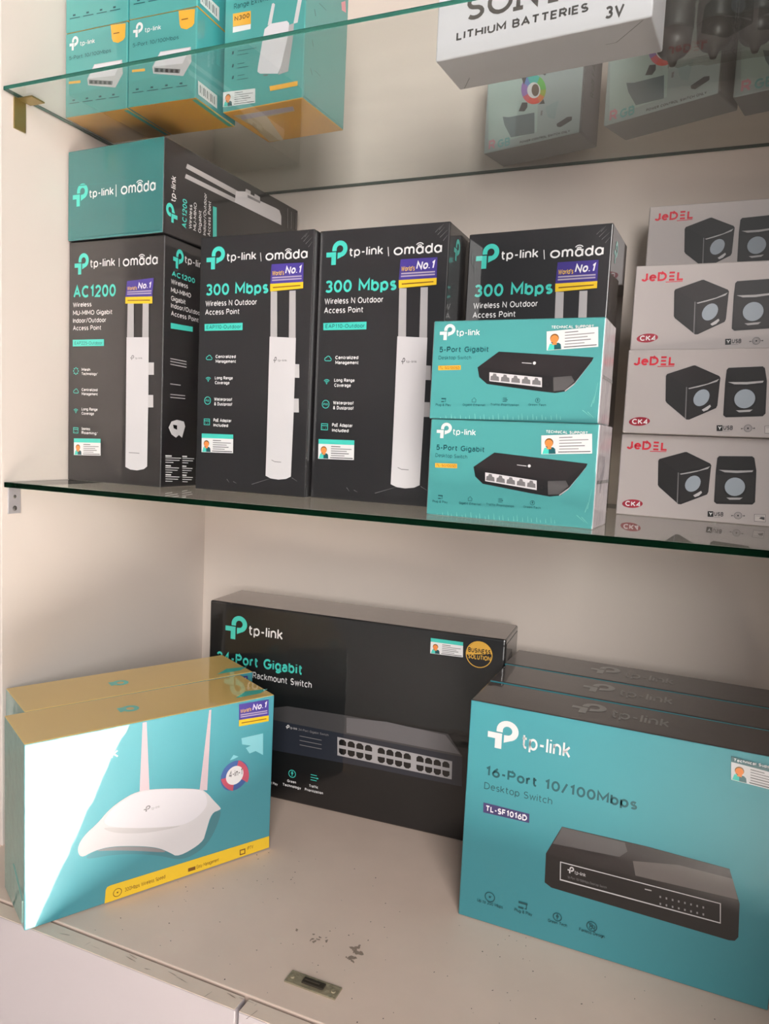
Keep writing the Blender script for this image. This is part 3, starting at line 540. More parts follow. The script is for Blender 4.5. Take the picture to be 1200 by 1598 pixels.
  ('p','product_picture','slate2',[(84.6,39.2),(103.0,43.2),(98.4,22.3),(90.3,25.4)]),
  ('p','product_picture','grey4',[(79.3,36.2),(81.7,36.3),(81.3,30.2),(78.9,30.7)]),
  ('p','product_picture','grey2',[(101.6,15.9),(115.3,21.1),(121.1,20.1),(121.4,16.0),(106.9,10.9),(102.5,12.5)]),
  ('t', 'title', 'rose', 'R', 7.5, 3.2, 9.5, 11.9, 1),
  ('t', 'title', 'paleteal', 'GB', 20.5, 3.2, 17.9, 10.3, 1),
  ('t', 'title', 'grey2', 'POWER CONTROL SWITCH ONLY', 52.6, 2.5, 67.1, 2.8, 1),
 ],
 'rgb_R': [
  ('v', 'side_notes', 'grey2', 'RGB FANS', 10, 36.1, 8, 45),
 ],
}
# ------------------------------------------------------------------ materials
def lin(c):
    return tuple((v/255/12.92) if v/255 <= 0.04045 else ((v/255+0.055)/1.055)**2.4 for v in c)
MATS = {}
def base_mat(name, rgb, rough=0.5, coat=0.0, coat_rough=0.04, metal=0.0, bump=0.0, bscale=30.0, spec=0.5, var=0.0, vscale=6.0):
    if name in MATS: return MATS[name]
    m = bpy.data.materials.new(name); m.use_nodes = True; nt = m.node_tree; b = nt.nodes['Principled BSDF']
    c = lin(rgb)
    b.inputs['Base Color'].default_value = (*c, 1); b.inputs['Roughness'].default_value = rough
    b.inputs['Metallic'].default_value = metal; b.inputs['Specular IOR Level'].default_value = spec
    b.inputs['Coat Weight'].default_value = coat; b.inputs['Coat Roughness'].default_value = coat_rough
    tc = nt.nodes.new('ShaderNodeTexCoord')
    if bump:
        n = nt.nodes.new('ShaderNodeTexNoise'); n.inputs['Scale'].default_value = bscale; n.inputs['Detail'].default_value = 2
        bp = nt.nodes.new('ShaderNodeBump'); bp.inputs['Strength'].default_value = bump; bp.inputs['Distance'].default_value = 0.002
        nt.links.new(tc.outputs['Object'], n.inputs['Vector']); nt.links.new(n.outputs['Fac'], bp.inputs['Height'])
        nt.links.new(bp.outputs['Normal'], b.inputs['Coat Normal' if coat else 'Normal'])
    if var:
        n2 = nt.nodes.new('ShaderNodeTexNoise'); n2.inputs['Scale'].default_value = vscale; n2.inputs['Detail'].default_value = 6
        mx = nt.nodes.new('ShaderNodeMix'); mx.data_type = 'RGBA'
        mx.inputs[6].default_value = (*[v*(1-var) for v in c], 1); mx.inputs[7].default_value = (*[min(1, v*(1+var)) for v in c], 1)
        nt.links.new(tc.outputs['Object'], n2.inputs['Vector']); nt.links.new(n2.outputs['Fac'], mx.inputs[0])
        nt.links.new(mx.outputs[2], b.inputs['Base Color'])
    MATS[name] = m
    return m
INK = dict(teal=(70,200,185), dteal=(10,74,80), white=(235,232,232), jwhite=(205,196,192), black2=(12,10,11), black3=(20,17,18), black4=(28,23,24), black5=(30,26,27),
           grey2=(74,71,72), grey25=(92,86,84), grey3=(112,108,110), grey4=(140,136,138), grey5=(178,173,174), grey6=(198,193,194), grey7=(216,211,213), grey8=(226,221,226), greyd=(120,120,118),
           sgrey=(160,168,178), navy=(52,42,92), navy2=(44,46,56), orange=(238,175,60), gold=(226,172,66), brown=(120,78,20), brown2=(110,88,74), red=(205,40,58), dred=(150,28,48), red2=(190,80,100),
           blue=(60,90,150), purple=(62,48,128), lilac=(176,164,178), yellow=(238,196,40), yellow2=(248,200,30), antenna=(212,190,196), shade=(70,128,138), tealp=(140,208,218), teal2=(30,100,100),
           tape=(196,176,140), rose=(226,150,160), paleteal=(120,184,184), film=(120,116,118), teal_glint=(140,206,200), skin=(238,140,70), mint=(186,204,198), slate=(110,124,130), slate2=(160,178,178),  # film is the pale highlight tone of the painted crease streaks
           f_r=(232,80,64), f_o=(226,128,60), f_y=(170,180,70), f_g=(110,190,90), f_t=(80,190,180), f_b=(110,140,200), f_p=(160,120,190), f_m=(224,96,110))
def ink(c, matte=False): return base_mat('matte_ink_'+c, INK[c], 0.45, 0.12, 0.25) if matte else base_mat('ink_'+c, INK[c], 0.35, 1.0, 0.03, bump=FILM, bscale=22)
FILM = 0.10
def film(name, rgb, **k): return base_mat('carton_'+name, rgb, k.pop('rough', 0.45), k.pop('coat', 1.0), k.pop('coat_rough', 0.03), bump=k.pop('bump', FILM), bscale=k.pop('bscale', 22), **k)
# ------------------------------------------------------------------ mesh helpers
def link(name, me, parent=None, label=None):
    o = bpy.data.objects.new(name, me); COL.objects.link(o)
    if parent: o.parent = parent
    if label: o['label'] = label
    return o
def tag(o, label, cat, group=None, kind=None):
    o['label'] = label; o['category'] = cat
    if group: o['group'] = group
    if kind: o['kind'] = kind
    return o
def struct(o): o['kind'] = 'structure'; return o
def empty(name, loc=(0,0,0), rz=0.0):
    o = bpy.data.objects.new(name, None); COL.objects.link(o); o.location = loc; o.rotation_euler = (0,0,math.radians(rz)); o.empty_display_size = 0.03
    return o
def copy_tree(o, parent=None):
    c = o.copy(); COL.objects.link(c)
    if parent: c.parent = parent
    for ch in list(o.children): copy_tree(ch, c)
    return c
def box_bm(bm, a, b, bev=0.0, seg=2):
    r = bmesh.ops.create_cube(bm, size=1.0)
    for v in r['verts']: v.co = Vector([(a[i]+b[i])/2 + v.co[i]*(b[i]-a[i]) for i in range(3)])
    if bev:
        es = list({e for v in r['verts'] for e in v.link_edges})
        bmesh.ops.bevel(bm, geom=es, offset=bev, segments=seg, affect='EDGES', profile=0.5)
def bm_obj(name, bm, mats, parent=None, label=None, smooth=False):
    me = bpy.data.meshes.new(name); bm.to_mesh(me); bm.free()
    for m in (mats if isinstance(mats, (list, tuple)) else [mats]): me.materials.append(m)
    if smooth:
        for p in me.polygons: p.use_smooth = True
    return link(name, me, parent, label)
def slab(name, a, b, m, parent=None, bev=0.0, label=None):
    bm = bmesh.new(); box_bm(bm, a, b, bev); return bm_obj(name, bm, m, parent, label)
# ------------------------------------------------------------------ flat print work
# lettering is drawn with strokes: per glyph a width and strokes of points; an arc is (cx, cy, rx, ry, start, end) in degrees
def _arc(cx, cy, rx, ry, a0, a1):
    n = max(3, int(abs(a1-a0)/24)); return [(cx+rx*math.cos(math.radians(a0+(a1-a0)*i/n)), cy+ry*math.sin(math.radians(a0+(a1-a0)*i/n))) for i in range(n+1)]
_E = _arc
_o = lambda r=.29: _E(r, .36, r, .36, 0, 360)
GLYPH = {
 'A': (.8, [[(0, 0), (.4, 1), (.8, 0)], [(.14, .34), (.66, .34)]]), 'B': (.63, [[(0, 0), (0, 1), (.35, 1)]+_E(.35, .76, .25, .24, 90, -90)+[(0, .52)], [(.35, .52)]+_E(.36, .26, .27, .26, 90, -90)+[(0, 0)]]),
 'C': (.76, [_E(.44, .5, .44, .5, 48, 312)]), 'D': (.74, [[(0, 0), (0, 1), (.28, 1)]+_E(.28, .5, .46, .5, 90, -90)+[(0, 0)]]),
 'E': (.56, [[(.56, 1), (0, 1), (0, 0), (.56, 0)], [(0, .52), (.5, .52)]]), 'F': (.54, [[(.54, 1), (0, 1), (0, 0)], [(0, .5), (.48, .5)]]),
 'G': (.82, [_E(.44, .5, .44, .5, 48, 325)+[(.84, .47), (.48, .47)]]), 'H': (.72, [[(0, 0), (0, 1)], [(.72, 0), (.72, 1)], [(0, .52), (.72, .52)]]), 'I': (.0, [[(0, 0), (0, 1)]]),
 'J': (.46, [[(.46, 1), (.46, .26)]+_E(.23, .26, .23, .26, 0, -170)]), 'K': (.66, [[(0, 0), (0, 1)], [(.63, 1), (0, .38)], [(.2, .57), (.66, 0)]]), 'L': (.52, [[(0, 1), (0, 0), (.52, 0)]]),
 'M': (.88, [[(0, 0), (0, 1), (.44, .28), (.88, 1), (.88, 0)]]), 'N': (.72, [[(0, 0), (0, 1), (.72, 0), (.72, 1)]]), 'O': (.88, [_E(.44, .5, .44, .5, 0, 360)]),
 'P': (.62, [[(0, 0), (0, 1), (.34, 1)]+_E(.34, .73, .28, .27, 90, -90)+[(0, .46)]]), 'R': (.64, [[(0, 0), (0, 1), (.34, 1)]+_E(.34, .73, .28, .27, 90, -90)+[(0, .46)], [(.32, .46), (.64, 0)]]),
 'S': (.6, [_E(.31, .75, .27, .25, 35, 270)+_E(.31, .25, .3, .25, 90, -145)]), 'T': (.68, [[(0, 1), (.68, 1)], [(.34, 1), (.34, 0)]]), 'U': (.7, [[(0, 1), (0, .34)]+_E(.35, .34, .35, .34, 180, 360)+[(.7, 1)]]),
 'V': (.76, [[(0, 1), (.38, 0), (.76, 1)]]), 'W': (1.1, [[(0, 1), (.28, 0), (.55, .92), (.82, 0), (1.1, 1)]]), 'Y': (.7, [[(0, 1), (.35, .45), (.7, 1)], [(.35, .45), (.35, 0)]]),
 'a': (.48, [_E(.24, .46, .23, .26, 155, 0)+[(.47, 0)], [(.47, .42), (.22, .42)]+_E(.21, .21, .21, .21, 90, 270)+[(.34, .03), (.47, .16)]]), 'α': (.58, [_o(.29), [(.58, .72), (.58, 0)]]), 'b': (.56, [[(0, 0), (0, 1)], _o(.28)]), 'c': (.5, [_E(.29, .36, .29, .36, 48, 312)]), 'd': (.56, [[(.56, 0), (.56, 1)], _o(.28)]),
 'e': (.56, [[(.02, .39), (.56, .39)]+_E(.29, .36, .28, .36, 6, 318)]), 'f': (.34, [[(.12, 0), (.12, .76)]+_E(.34, .76, .22, .24, 180, 95), [(0, .68), (.32, .68)]]),
 'g': (.56, [_o(.28), [(.56, .72), (.56, -.04)]+_E(.28, -.04, .28, .24, 0, -150)]), 'h': (.52, [[(0, 0), (0, 1)], _E(.26, .42, .26, .3, 180, 0)+[(.52, 0)]]), 'i': (.0, [[(0, 0), (0, .72)], [(0, .9), (0, 1.0)]]),
 'k': (.48, [[(0, 0), (0, 1)], [(.45, .72), (0, .26)], [(.16, .42), (.48, 0)]]), 'l': (.0, [[(0, 0), (0, 1)]]), 'm': (.84, [[(0, 0), (0, .72)], _E(.21, .46, .21, .26, 180, 0)+[(.42, 0)], [(.42, .42)]+_E(.63, .46, .21, .26, 180, 0)+[(.84, 0)]]),
 'n': (.5, [[(0, 0), (0, .72)], _E(.25, .44, .25, .28, 180, 0)+[(.5, 0)]]), 'o': (.58, [_o(.29)]), 'p': (.56, [[(0, -.27), (0, .72)], _o(.28)]), 'r': (.25, [[(0, 0), (0, .72)], _E(.26, .42, .26, .3, 180, 85)]),
 's': (.42, [_E(.22, .54, .2, .18, 35, 270)+_E(.22, .18, .21, .18, 90, -145)]), 't': (.34, [[(.12, .95), (.12, .2)]+_E(.32, .2, .2, .2, 180, 275), [(0, .7), (.34, .7)]]),
 'u': (.52, [[(0, .72), (0, .27)]+_E(.26, .27, .26, .27, 180, 360)+[(.52, .72)], [(.52, .3), (.52, 0)]]), 'v': (.54, [[(0, .72), (.27, 0), (.54, .72)]]), 'w': (.82, [[(0, .72), (.2, 0), (.41, .66), (.62, 0), (.82, .72)]]),
 'y': (.54, [[(0, .72), (.28, 0)], [(.54, .72), (.2, -.27)]]),
 'ω': (.74, [_E(.37, .36, .37, .36, 0, 360)]), 'Ξ': (.56, [[(0, 1), (.56, 1)], [(0, .5), (.52, .5)], [(0, 0), (.56, 0)]]),
 'z': (.46, [[(0, .72), (.46, .72), (0, 0), (.46, 0)]]), 'x': (.5, [[(0, .72), (.5, 0)], [(.5, .72), (0, 0)]]), '7': (.56, [[(0, 1), (.56, 1), (.18, 0)]]),
 '0': (.62, [_E(.31, .5, .31, .5, 0, 360)]), '1': (.36, [[(.04, .8), (.28, 1), (.28, 0)]]), '2': (.58, [_E(.29, .72, .28, .28, 170, -38)+[(0, 0), (.58, 0)]]), '3': (.56, [_E(.27, .76, .26, .24, 150, -90), _E(.27, .26, .29, .26, 90, -150)]),
 '4': (.64, [[(.47, 0), (.47, 1), (0, .27), (.64, .27)]]), '5': (.58, [[(.53, 1), (.1, 1), (.05, .52)]+_E(.27, .32, .31, .32, 128, -150)]), '6': (.6, [_E(.3, .31, .3, .31, 0, 360), [(.46, 1), (.14, .66), (.02, .4)]]),
 '8': (.6, [_E(.3, .76, .24, .24, 0, 360), _E(.3, .26, .3, .26, 0, 360)]), '9': (.6, [_E(.3, .69, .3, .31, 0, 360), [(.14, 0), (.46, .34), (.58, .6)]]),
 '-': (.3, [[(0, .4), (.3, .4)]]), '/': (.42, [[(0, -.06), (.42, 1.06)]]), '.': (.0, [[(0, -.02), (0, .1)]]), "'": (.0, [[(0, .75), (0, 1)]]), '*': (.2, [[(0, .85), (.2, .85)], [(.1, .72), (.1, .98)]]),
 '&': (.7, [[(.7, 0), (.15, .7)]+_E(.33, .8, .2, .2, 210, -20)+[(.08, .36)]+_E(.3, .25, .29, .25, 150, 330)+[(.66, .45)]]), ' ': (.22, []),
}
TXT = {}
def text_mesh(s, style):
    k = (s, style)
    if k in TXT: return TXT[k]
    t = {0: .15, 1: .21, 2: .12, 'h': .195, 'om': .15, 'serif': .17}[style]; vs = []; fs = []; x = 0.0; gap = t+.13
    def ribbon(pts):
        closed = math.hypot(pts[0][0]-pts[-1][0], pts[0][1]-pts[-1][1]) < 1e-4
        if closed: pts = pts[:-1]
        n = len(pts); b = len(vs)
        for i in range(n):
            p = pts[i]; q0 = pts[i-1] if (i > 0 or closed) else None; q1 = pts[(i+1) % n] if (i < n-1 or closed) else None
            d = []
            if q0: L = math.hypot(p[0]-q0[0], p[1]-q0[1]) or 1; d.append(((p[0]-q0[0])/L, (p[1]-q0[1])/L))
            if q1: L = math.hypot(q1[0]-p[0], q1[1]-p[1]) or 1; d.append(((q1[0]-p[0])/L, (q1[1]-p[1])/L))
            if len(d) == 2:
                nx, ny = -(d[0][1]+d[1][1]), d[0][0]+d[1][0]; L = math.hypot(nx, ny)
                if L < .3: nx, ny = -d[0][1], d[0][0]; kk = 1
                else: nx /= L; ny /= L; kk = min(2.2, 1/max(.3, nx*-d[0][1]+ny*d[0][0]))
            else: nx, ny = -d[0][1], d[0][0]; kk = 1
            vs.append((p[0]+nx*kk*t/2, p[1]+ny*kk*t/2)); vs.append((p[0]-nx*kk*t/2, p[1]-ny*kk*t/2))
        for i in range(n if closed else n-1):
            j = (i+1) % n; fs.append((b+2*i, b+2*i+1, b+2*j+1, b+2*j))
    for c in s:
        w, st = GLYPH[c]
        for q in st: ribbon([(x+px, t/2+py*(1-t)) for px, py in q])
        if style == 'serif' and c in 'NY':
            for px, py in {'N': ((0, 0), (0, 1), (w, 1)), 'Y': ((0, 1), (w, 1), (w/2, 0))}[c]: ribbon([(x+px-.2, .05+py*.9), (x+px+.2, .05+py*.9)])
        x += w+gap
    x0 = min(v[0] for v in vs); x1 = max(v[0] for v in vs)
    TXT[k] = ([((a-x0)/(x1-x0), y) for a, y in vs], fs)
    return TXT[k]
def chaikin(p):
    out = []
    for a, b in zip(p, p[1:]+p[:1]): out += [(.75*a[0]+.25*b[0], .75*a[1]+.25*b[1]), (.25*a[0]+.75*b[0], .25*a[1]+.75*b[1])]
    return out
class Print:
    """collects flat printed shapes of one face, part by part, then links one mesh per part"""
    def __init__(self): self.parts = {}; self.n = 0
    def frame(self, O, U, V):
        self.O, self.U, self.V = Vector(O), Vector(U), Vector(V); self.N = self.U.cross(self.V); self.n = 0
    def add(self, part, col, vs, fs):
        P = self.parts.setdefault(part, [[], [], [], []])
        if col not in P[3]: P[3].append(col)
        mi = P[3].index(col); b = len(P[0]); h = 0.00022 + self.n*0.00001; self.n += 1
        for u, v in vs: P[0].append(self.O + self.U*(u/1000) + self.V*(v/1000) + self.N*h)
        for f in fs: P[1].append(tuple(b+i for i in f)); P[2].append(mi)
    def poly(self, part, col, pts):
        a = sum(pts[i][0]*pts[(i+1) % len(pts)][1]-pts[(i+1) % len(pts)][0]*pts[i][1] for i in range(len(pts)))
        if a < 0: pts = pts[::-1]
        self.add(part, col, pts, [tuple(range(len(pts)))])
    def rect(self, part, col, x, y, w, h): self.poly(part, col, [(x, y), (x+w, y), (x+w, y+h), (x, y+h)])
    def disc(self, part, col, x, y, r, ri=0, n=28, a0=0.0, a1=2*math.pi, sx=1.0):
        A = [a0+(a1-a0)*i/n for i in range(n+1)]
        if ri <= 0: self.poly(part, col, [(x+sx*r*math.cos(a), y+r*math.sin(a)) for a in A[:-1]]); return
        vs = [(x+sx*r*math.cos(a), y+r*math.sin(a)) for a in A] + [(x+sx*ri*math.cos(a), y+ri*math.sin(a)) for a in A]
        self.add(part, col, vs, [(i, i+1, n+2+i, n+1+i) for i in range(n)])
    def text(self, part, col, s, x, y, w, h, style=0, shear=0.0):
        if style == 'vert': return
        if style == 'om': self.omada(part, col, x, y, w, h); return
        vs, fs = text_mesh(s, style)
        lower = not any(c.isupper() or c.isdigit() or c in 'bdfhklt' for c in s)
        k = h if not lower else h/.72
        self.add(part, col, [(x+u*w+shear*v*k, y+v*k) for u, v in vs], fs)
    def omada(self, part, col, x, y, w, h):
        vs, fs = text_mesh('ωmαdα', 'om'); k = h
        self.add(part, col, [(x+u*w, y+v*k) for u, v in vs], fs)
        cx = x+w*0.545; cy = y+0.60*k
        for r in (0.22, 0.40): self.disc(part, col, cx, cy, (r+0.085)*k, r*k, 8, math.radians(38), math.radians(142))
    def logo(self, part, col, x, y, w, h):
        q = lambda pts: [(x+a*w, y+b*h) for a, b in pts]
        self.poly(part, col, q([(0, .33), (.25, .33), (.25, 0), (.47, 0), (.47, .53), (0, .53)]))
        n = 20; A = [math.radians(195-285*i/n) for i in range(n+1)]
        A[0] = math.radians(180); A[-1] = math.radians(-96)
        c = (.64, .655)
        o = [(c[0]+.36*math.cos(a), c[1]+.345*math.sin(a)) for a in A]; i_ = [(c[0]+.155*math.cos(a), c[1]+.15*math.sin(a)) for a in A]
        o[0] = (c[0]-.36, .575); i_[0] = (c[0]-.155, .575); o[-1] = (.535, .235); i_[-1] = (.535, .50)
        self.add(part, col, q(o+i_), [(k+1, k, n+1+k, n+2+k) for k in range(n)])
    def icon(self, part, col, kind, x, y, s):
        L = s*0.16
        if kind == 'cloud':
            self.disc(part, col, x-.45*s, y-.1*s, .45*s, .45*s-L, 12, math.radians(80), math.radians(270)); self.disc(part, col, x+.1*s, y+.1*s, .6*s, .6*s-L, 14, math.radians(20), math.radians(160)); self.disc(part, col, x+.6*s, y-.15*s, .4*s, .4*s-L, 12, math.radians(-90), math.radians(90)); self.rect(part, col, x-.45*s, y-.55*s, 1.05*s, L)
        elif kind == 'wifi':
            for r in (.35, .7, 1.05): self.disc(part, col, x, y-.5*s, r*s, r*s-L, 10, math.radians(42), math.radians(138))
            self.disc(part, col, x, y-.5*s, .13*s, 0, 10)
        elif kind in ('ip', 'gauge', 'nofan'):
            self.disc(part, col, x, y, s, s-L)
            if kind == 'ip': self.text(part, col, 'IP65', x-.6*s, y-.25*s, 1.2*s, .5*s, 0)
            elif kind == 'gauge': self.poly(part, col, [(x-.1*s, y-.15*s), (x+.55*s, y+.4*s), (x+.12*s, y+.08*s)]); self.disc(part, col, x, y, .2*s, 0, 10)
            else:
                self.poly(part, col, [(x-.7*s, y+.75*s), (x-.8*s, y+.65*s), (x+.7*s, y-.75*s), (x+.8*s, y-.65*s)])
                for k in range(3): self.disc(part, col, x+.35*s*math.cos(2.1*k), y+.35*s*math.sin(2.1*k), .32*s, .2*s, 10)
        elif kind == 'poe':
            for a in ((-.9, -.8, 1.8, L), (-.9, .6, 1.8, L), (-.9, -.8, L, 1.5), (.9*1-L/s, -.8, L, 1.5), (-.9, .15, 1.8, L), (-.5, -.4, .3, .3), (.2, -.4, .3, .3)):
                self.rect(part, col, x+a[0]*s, y+a[1]*s, a[2]*s if a[2] > L else L, a[3]*s if a[3] > L else L)
        elif kind == 'mesh':
            for k in range(8): self.disc(part, col, x+.8*s*math.cos(k*.785), y+.8*s*math.sin(k*.785), .2*s, 0, 8)
        elif kind == 'plug':
            self.rect(part, col, x-.9*s, y+.25*s, 1.7*s, .42*s); self.rect(part, col, x-.9*s, y-.7*s, 1.0*s, .34*s); self.rect(part, col, x+.55*s, y-.6*s, L, .9*s); self.rect(part, col, x+.3*s, y-.6*s, .35*s, L)
        elif kind == 'home':
            self.poly(part, col, [(x-.95*s, y), (x, y+.9*s), (x+.95*s, y), (x+.75*s, y), (x, y+.7*s), (x-.75*s, y)])
            self.rect(part, col, x-.75*s, y-.8*s, L, .85*s); self.rect(part, col, x+.75*s-L, y-.8*s, L, .85*s); self.rect(part, col, x-.75*s, y-.8*s, 1.5*s, L)
        elif kind == 'lines':
            for k, (d, ww) in enumerate(((.55, 1.4), (0, 1.7), (-.55, 1.4))): self.rect(part, col, x-.8*s, y+d*s, ww*s, L)
            self.poly(part, col, [(x+.6*s, y+.3*s), (x+1.05*s, y+.07*s), (x+.6*s, y-.16*s)])
        elif kind == 'leaf':
            self.disc(part, col, x, y-.1*s, .85*s, .85*s-L); self.rect(part, col, x-L/2, y-.6*s, L, 1.1*s); self.poly(part, col, [(x-.3*s, y), (x, y+.5*s), (x+.3*s, y), (x, y-.35*s)])
    def sticker(self, part, band, q):
        B = lambda u, v: tuple((1-u)*(1-v)*q[0][i]+u*(1-v)*q[1][i]+u*v*q[2][i]+(1-u)*v*q[3][i] for i in (0, 1))
        R = lambda c, u0, v0, u1, v1: self.poly(part, c, [B(u0, v0), B(u1, v0), B(u1, v1), B(u0, v1)])
        R('white', 0, 0, 1, 1); top = 1.0
        if band: R('teal' if band == 1 else 'dteal', 0, .76, 1, 1); top = .76
        w = math.hypot(q[1][0]-q[0][0], q[1][1]-q[0][1]); h = abs(q[3][1]-q[0][1])
        if band == 2:
            a = B(.05, .81); self.text(part, 'white', 'Technical Support', a[0], a[1], w*.8, h*.13, 1)
        u0 = .15
        pts = [B(u0+.13*math.cos(t), .30+0) for t in (0,)]
        self.poly(part, 'teal', [B(.02, .02), B(.15, .02), B(.15, .30*top+.08), B(.06, .28*top+.05)])
        self.poly(part, 'dteal', [B(.15, .02), B(.29, .02), B(.28, .22*top+.05), B(.24, .30*top+.06), B(.15, .30*top+.06)])
        c = B(.155, .58*top); r = h*.21*top
        self.disc(part, 'brown', c[0], c[1]+r*.15, r*1.12, 0, 16); self.disc(part, 'skin', c[0], c[1]-r*.1, r, 0, 16)
        self.poly(part, 'skin', [B(.11, .22*top+.05), B(.2, .22*top+.05), B(.2, .5*top), B(.11, .5*top)])
        self.poly(part, 'dteal', [B(.1, .43*top), B(.13, .38*top), B(.13, .33*top), B(.08, .41*top)])
        for k, (a, b, c_) in enumerate(((.36, .62, 'grey3'), (.36, .93, 'grey4'), (.36, .80, 'grey4'), (.36, .86, 'grey3'), (.36, .74, 'grey4'), (.34, .97, 'grey2'))):
            v = top*(.88-.15*k); R(c_, a, v-.045, b, v)
    def award(self, part, qp, qy):
        self.poly(part, 'purple', list(qp)); self.poly(part, 'yellow', list(qy))
        x, y = qp[0]; w = qp[1][0]-qp[0][0]; h = abs(qp[3][1]-qp[0][1])
        B = lambda q, u, v: tuple((1-u)*(1-v)*q[0][i]+u*(1-v)*q[1][i]+u*v*q[2][i]+(1-u)*v*q[3][i] for i in (0, 1))
        a = B(qp, .44, .46); self.text(part, 'white', 'No.1', a[0], a[1], w*.46, h*.40, 1, 0.18)
        a = B(qp, .04, .42); self.text(part, 'yellow2', "World's", a[0], a[1], w*.36, h*.24, 0, 0.1)
        for v in (.14, .27): self.poly(part, 'lilac', [B(qp, .05, v), B(qp, .95, v), B(qp, .95, v+.07), B(qp, .05, v+.07)])
        self.poly(part, 'brown', [B(qy, .08, .4), B(qy, .92, .4), B(qy, .92, .55), B(qy, .08, .55)])
    def run(self, items):
        nt = ni = 0; icons = any(e[0] == 'i' for e in items)
        for e in items:
            e = list(e); k = e[0]
            if k == 't' and e[1] == 'logo': e[1] = 'series_wordmark' if e[8] == 'om' else 'wordmark'
            elif k == 'p' and e[1] == 'logo' and any(q[0] == 'l' and q[1] == 'logo' for q in items): e[1] = 'divider_mark'
            elif k == 't' and e[1] == 'title': e[1] = 'headline' if nt == 0 else 'subtitle#%d' % nt; e[8] = 'h' if nt == 0 and e[8] == 0 else e[8]; nt += 1
            elif e[1] == 'feature_icons' and icons:
                ni += k == 'i'; e[1] = 'feature_icon#%d' % ni
            elif e[1].startswith('side_notes'): e[1] = 'small_print'+e[1][10:]
            if k == 't': self.text(e[1], e[2], e[3], e[4], e[5], e[6], e[7], e[8] if e[8] != 'v' else 0)
            elif k == 'p': self.poly(e[1], e[2], list(e[3]))
            elif k == 'q': self.poly(e[1], e[2], chaikin(chaikin(list(e[3]))))
            elif k == 'c': self.disc(e[1], e[2], e[3], e[4], e[5], e[6])
            elif k == 'l': self.logo(e[1], e[2], e[3], e[4], e[5], e[6])
            elif k == 'i': self.icon(e[1], e[2], e[3], e[4], e[5], e[6])
            elif k == 's': self.sticker(e[1], e[2], e[3])
            elif k == 'n': self.award(e[1], e[3], e[4])
    def build(self, parent, matte=False):
        for part, (vs, fs, mi, cols) in self.parts.items():
            me = bpy.data.meshes.new(part); me.from_pydata([tuple(v) for v in vs], [], fs)
            for c in cols: me.materials.append(ink(c, matte))
            me.polygons.foreach_set('material_index', mi); me.update()
            link(part.split('#')[0], me, parent)
def carton(name, w, d, h, faces, prints=(), bev=0.0014, seams=(), matte=False):
    """a printed carton: faces gives a material per side (F R L K T B), prints a list of (face, items)"""
    root = empty(name)
    bm = bmesh.new(); box_bm(bm, (0, 0, 0), (w, d, h), bev, 3)
    keys = 'FRLKTB'; dirs = [(0, -1, 0), (1, 0, 0), (-1, 0, 0), (0, 1, 0), (0, 0, 1), (0, 0, -1)]
    bm.normal_update()
    for f in bm.faces:
        f.material_index = max(range(6), key=lambda i: f.normal.dot(Vector(dirs[i]))); f.smooth = False
    bm_obj('carton', bm, [faces.get(k, faces['*']) for k in keys], root)
    fr = dict(F=((0, 0, 0), (1, 0, 0), (0, 0, 1)), R=((w, 0, 0), (0, 1, 0), (0, 0, 1)), L=((0, d, 0), (0, -1, 0), (0, 0, 1)),
              T=((0, 0, h), (1, 0, 0), (0, 1, 0)), B=((0, d, 0), (1, 0, 0), (0, -1, 0)), X=((w, d, 0), (0, 0, 1), (0, -1, 0)))
    P = Print()
    for face, items in prints:
        P.frame(*fr[face]); P.run(items)
    P.build(root, matte)
    # tuck flap and the welded seam of the shrink film, both slightly proud of the carton
    for part, face, pts, th, m in seams:
        O, U, V = (Vector(q) for q in fr[face]); N = U.cross(V); bm = bmesh.new()
        lo = [bm.verts.new(O+U*a+V*b+N*0.0) for a, b in pts]; f = bm.faces.new(lo)
        r = bmesh.ops.extrude_face_region(bm, geom=[f])
        for v in [g for g in r['geom'] if isinstance(g, bmesh.types.BMVert)]: v.co += N*th
        bmesh.ops.recalc_face_normals(bm, faces=bm.faces); bm_obj(part, bm, m, root)
    return root
def place(o, x, y, z, rz, label, cat, group=None):
    o.location = (x, y, z); o.rotation_euler = (0, 0, math.radians(rz)); return tag(o, label, cat, group)
# ------------------------------------------------------------------ room shell
ZF = -0.4512; DW = 0.3968; ZU = 0.4416; TU = 0.0046; TL = 0.0064; XR = 0.985
tile = base_mat('floor_tile', (214, 208, 200), 0.35, var=0.04, vscale=3)
struct(slab('floor', (-2.5, -3.6, -1.29), (4.2, 0.9, -1.25), tile))
plaster = base_mat('plaster', (214, 205, 194), 0.8, var=0.03, vscale=2)
struct(slab('wall_back', (-2.5, 0.46, -1.25), (4.2, 0.56, 2.2), plaster))
struct(slab('wall_west_reflector', (-2.5, -2.9, -1.25), (-2.4, 0.46, 2.2), plaster))  # unseen shop wall, added to give the leftmost box a brighter reflection
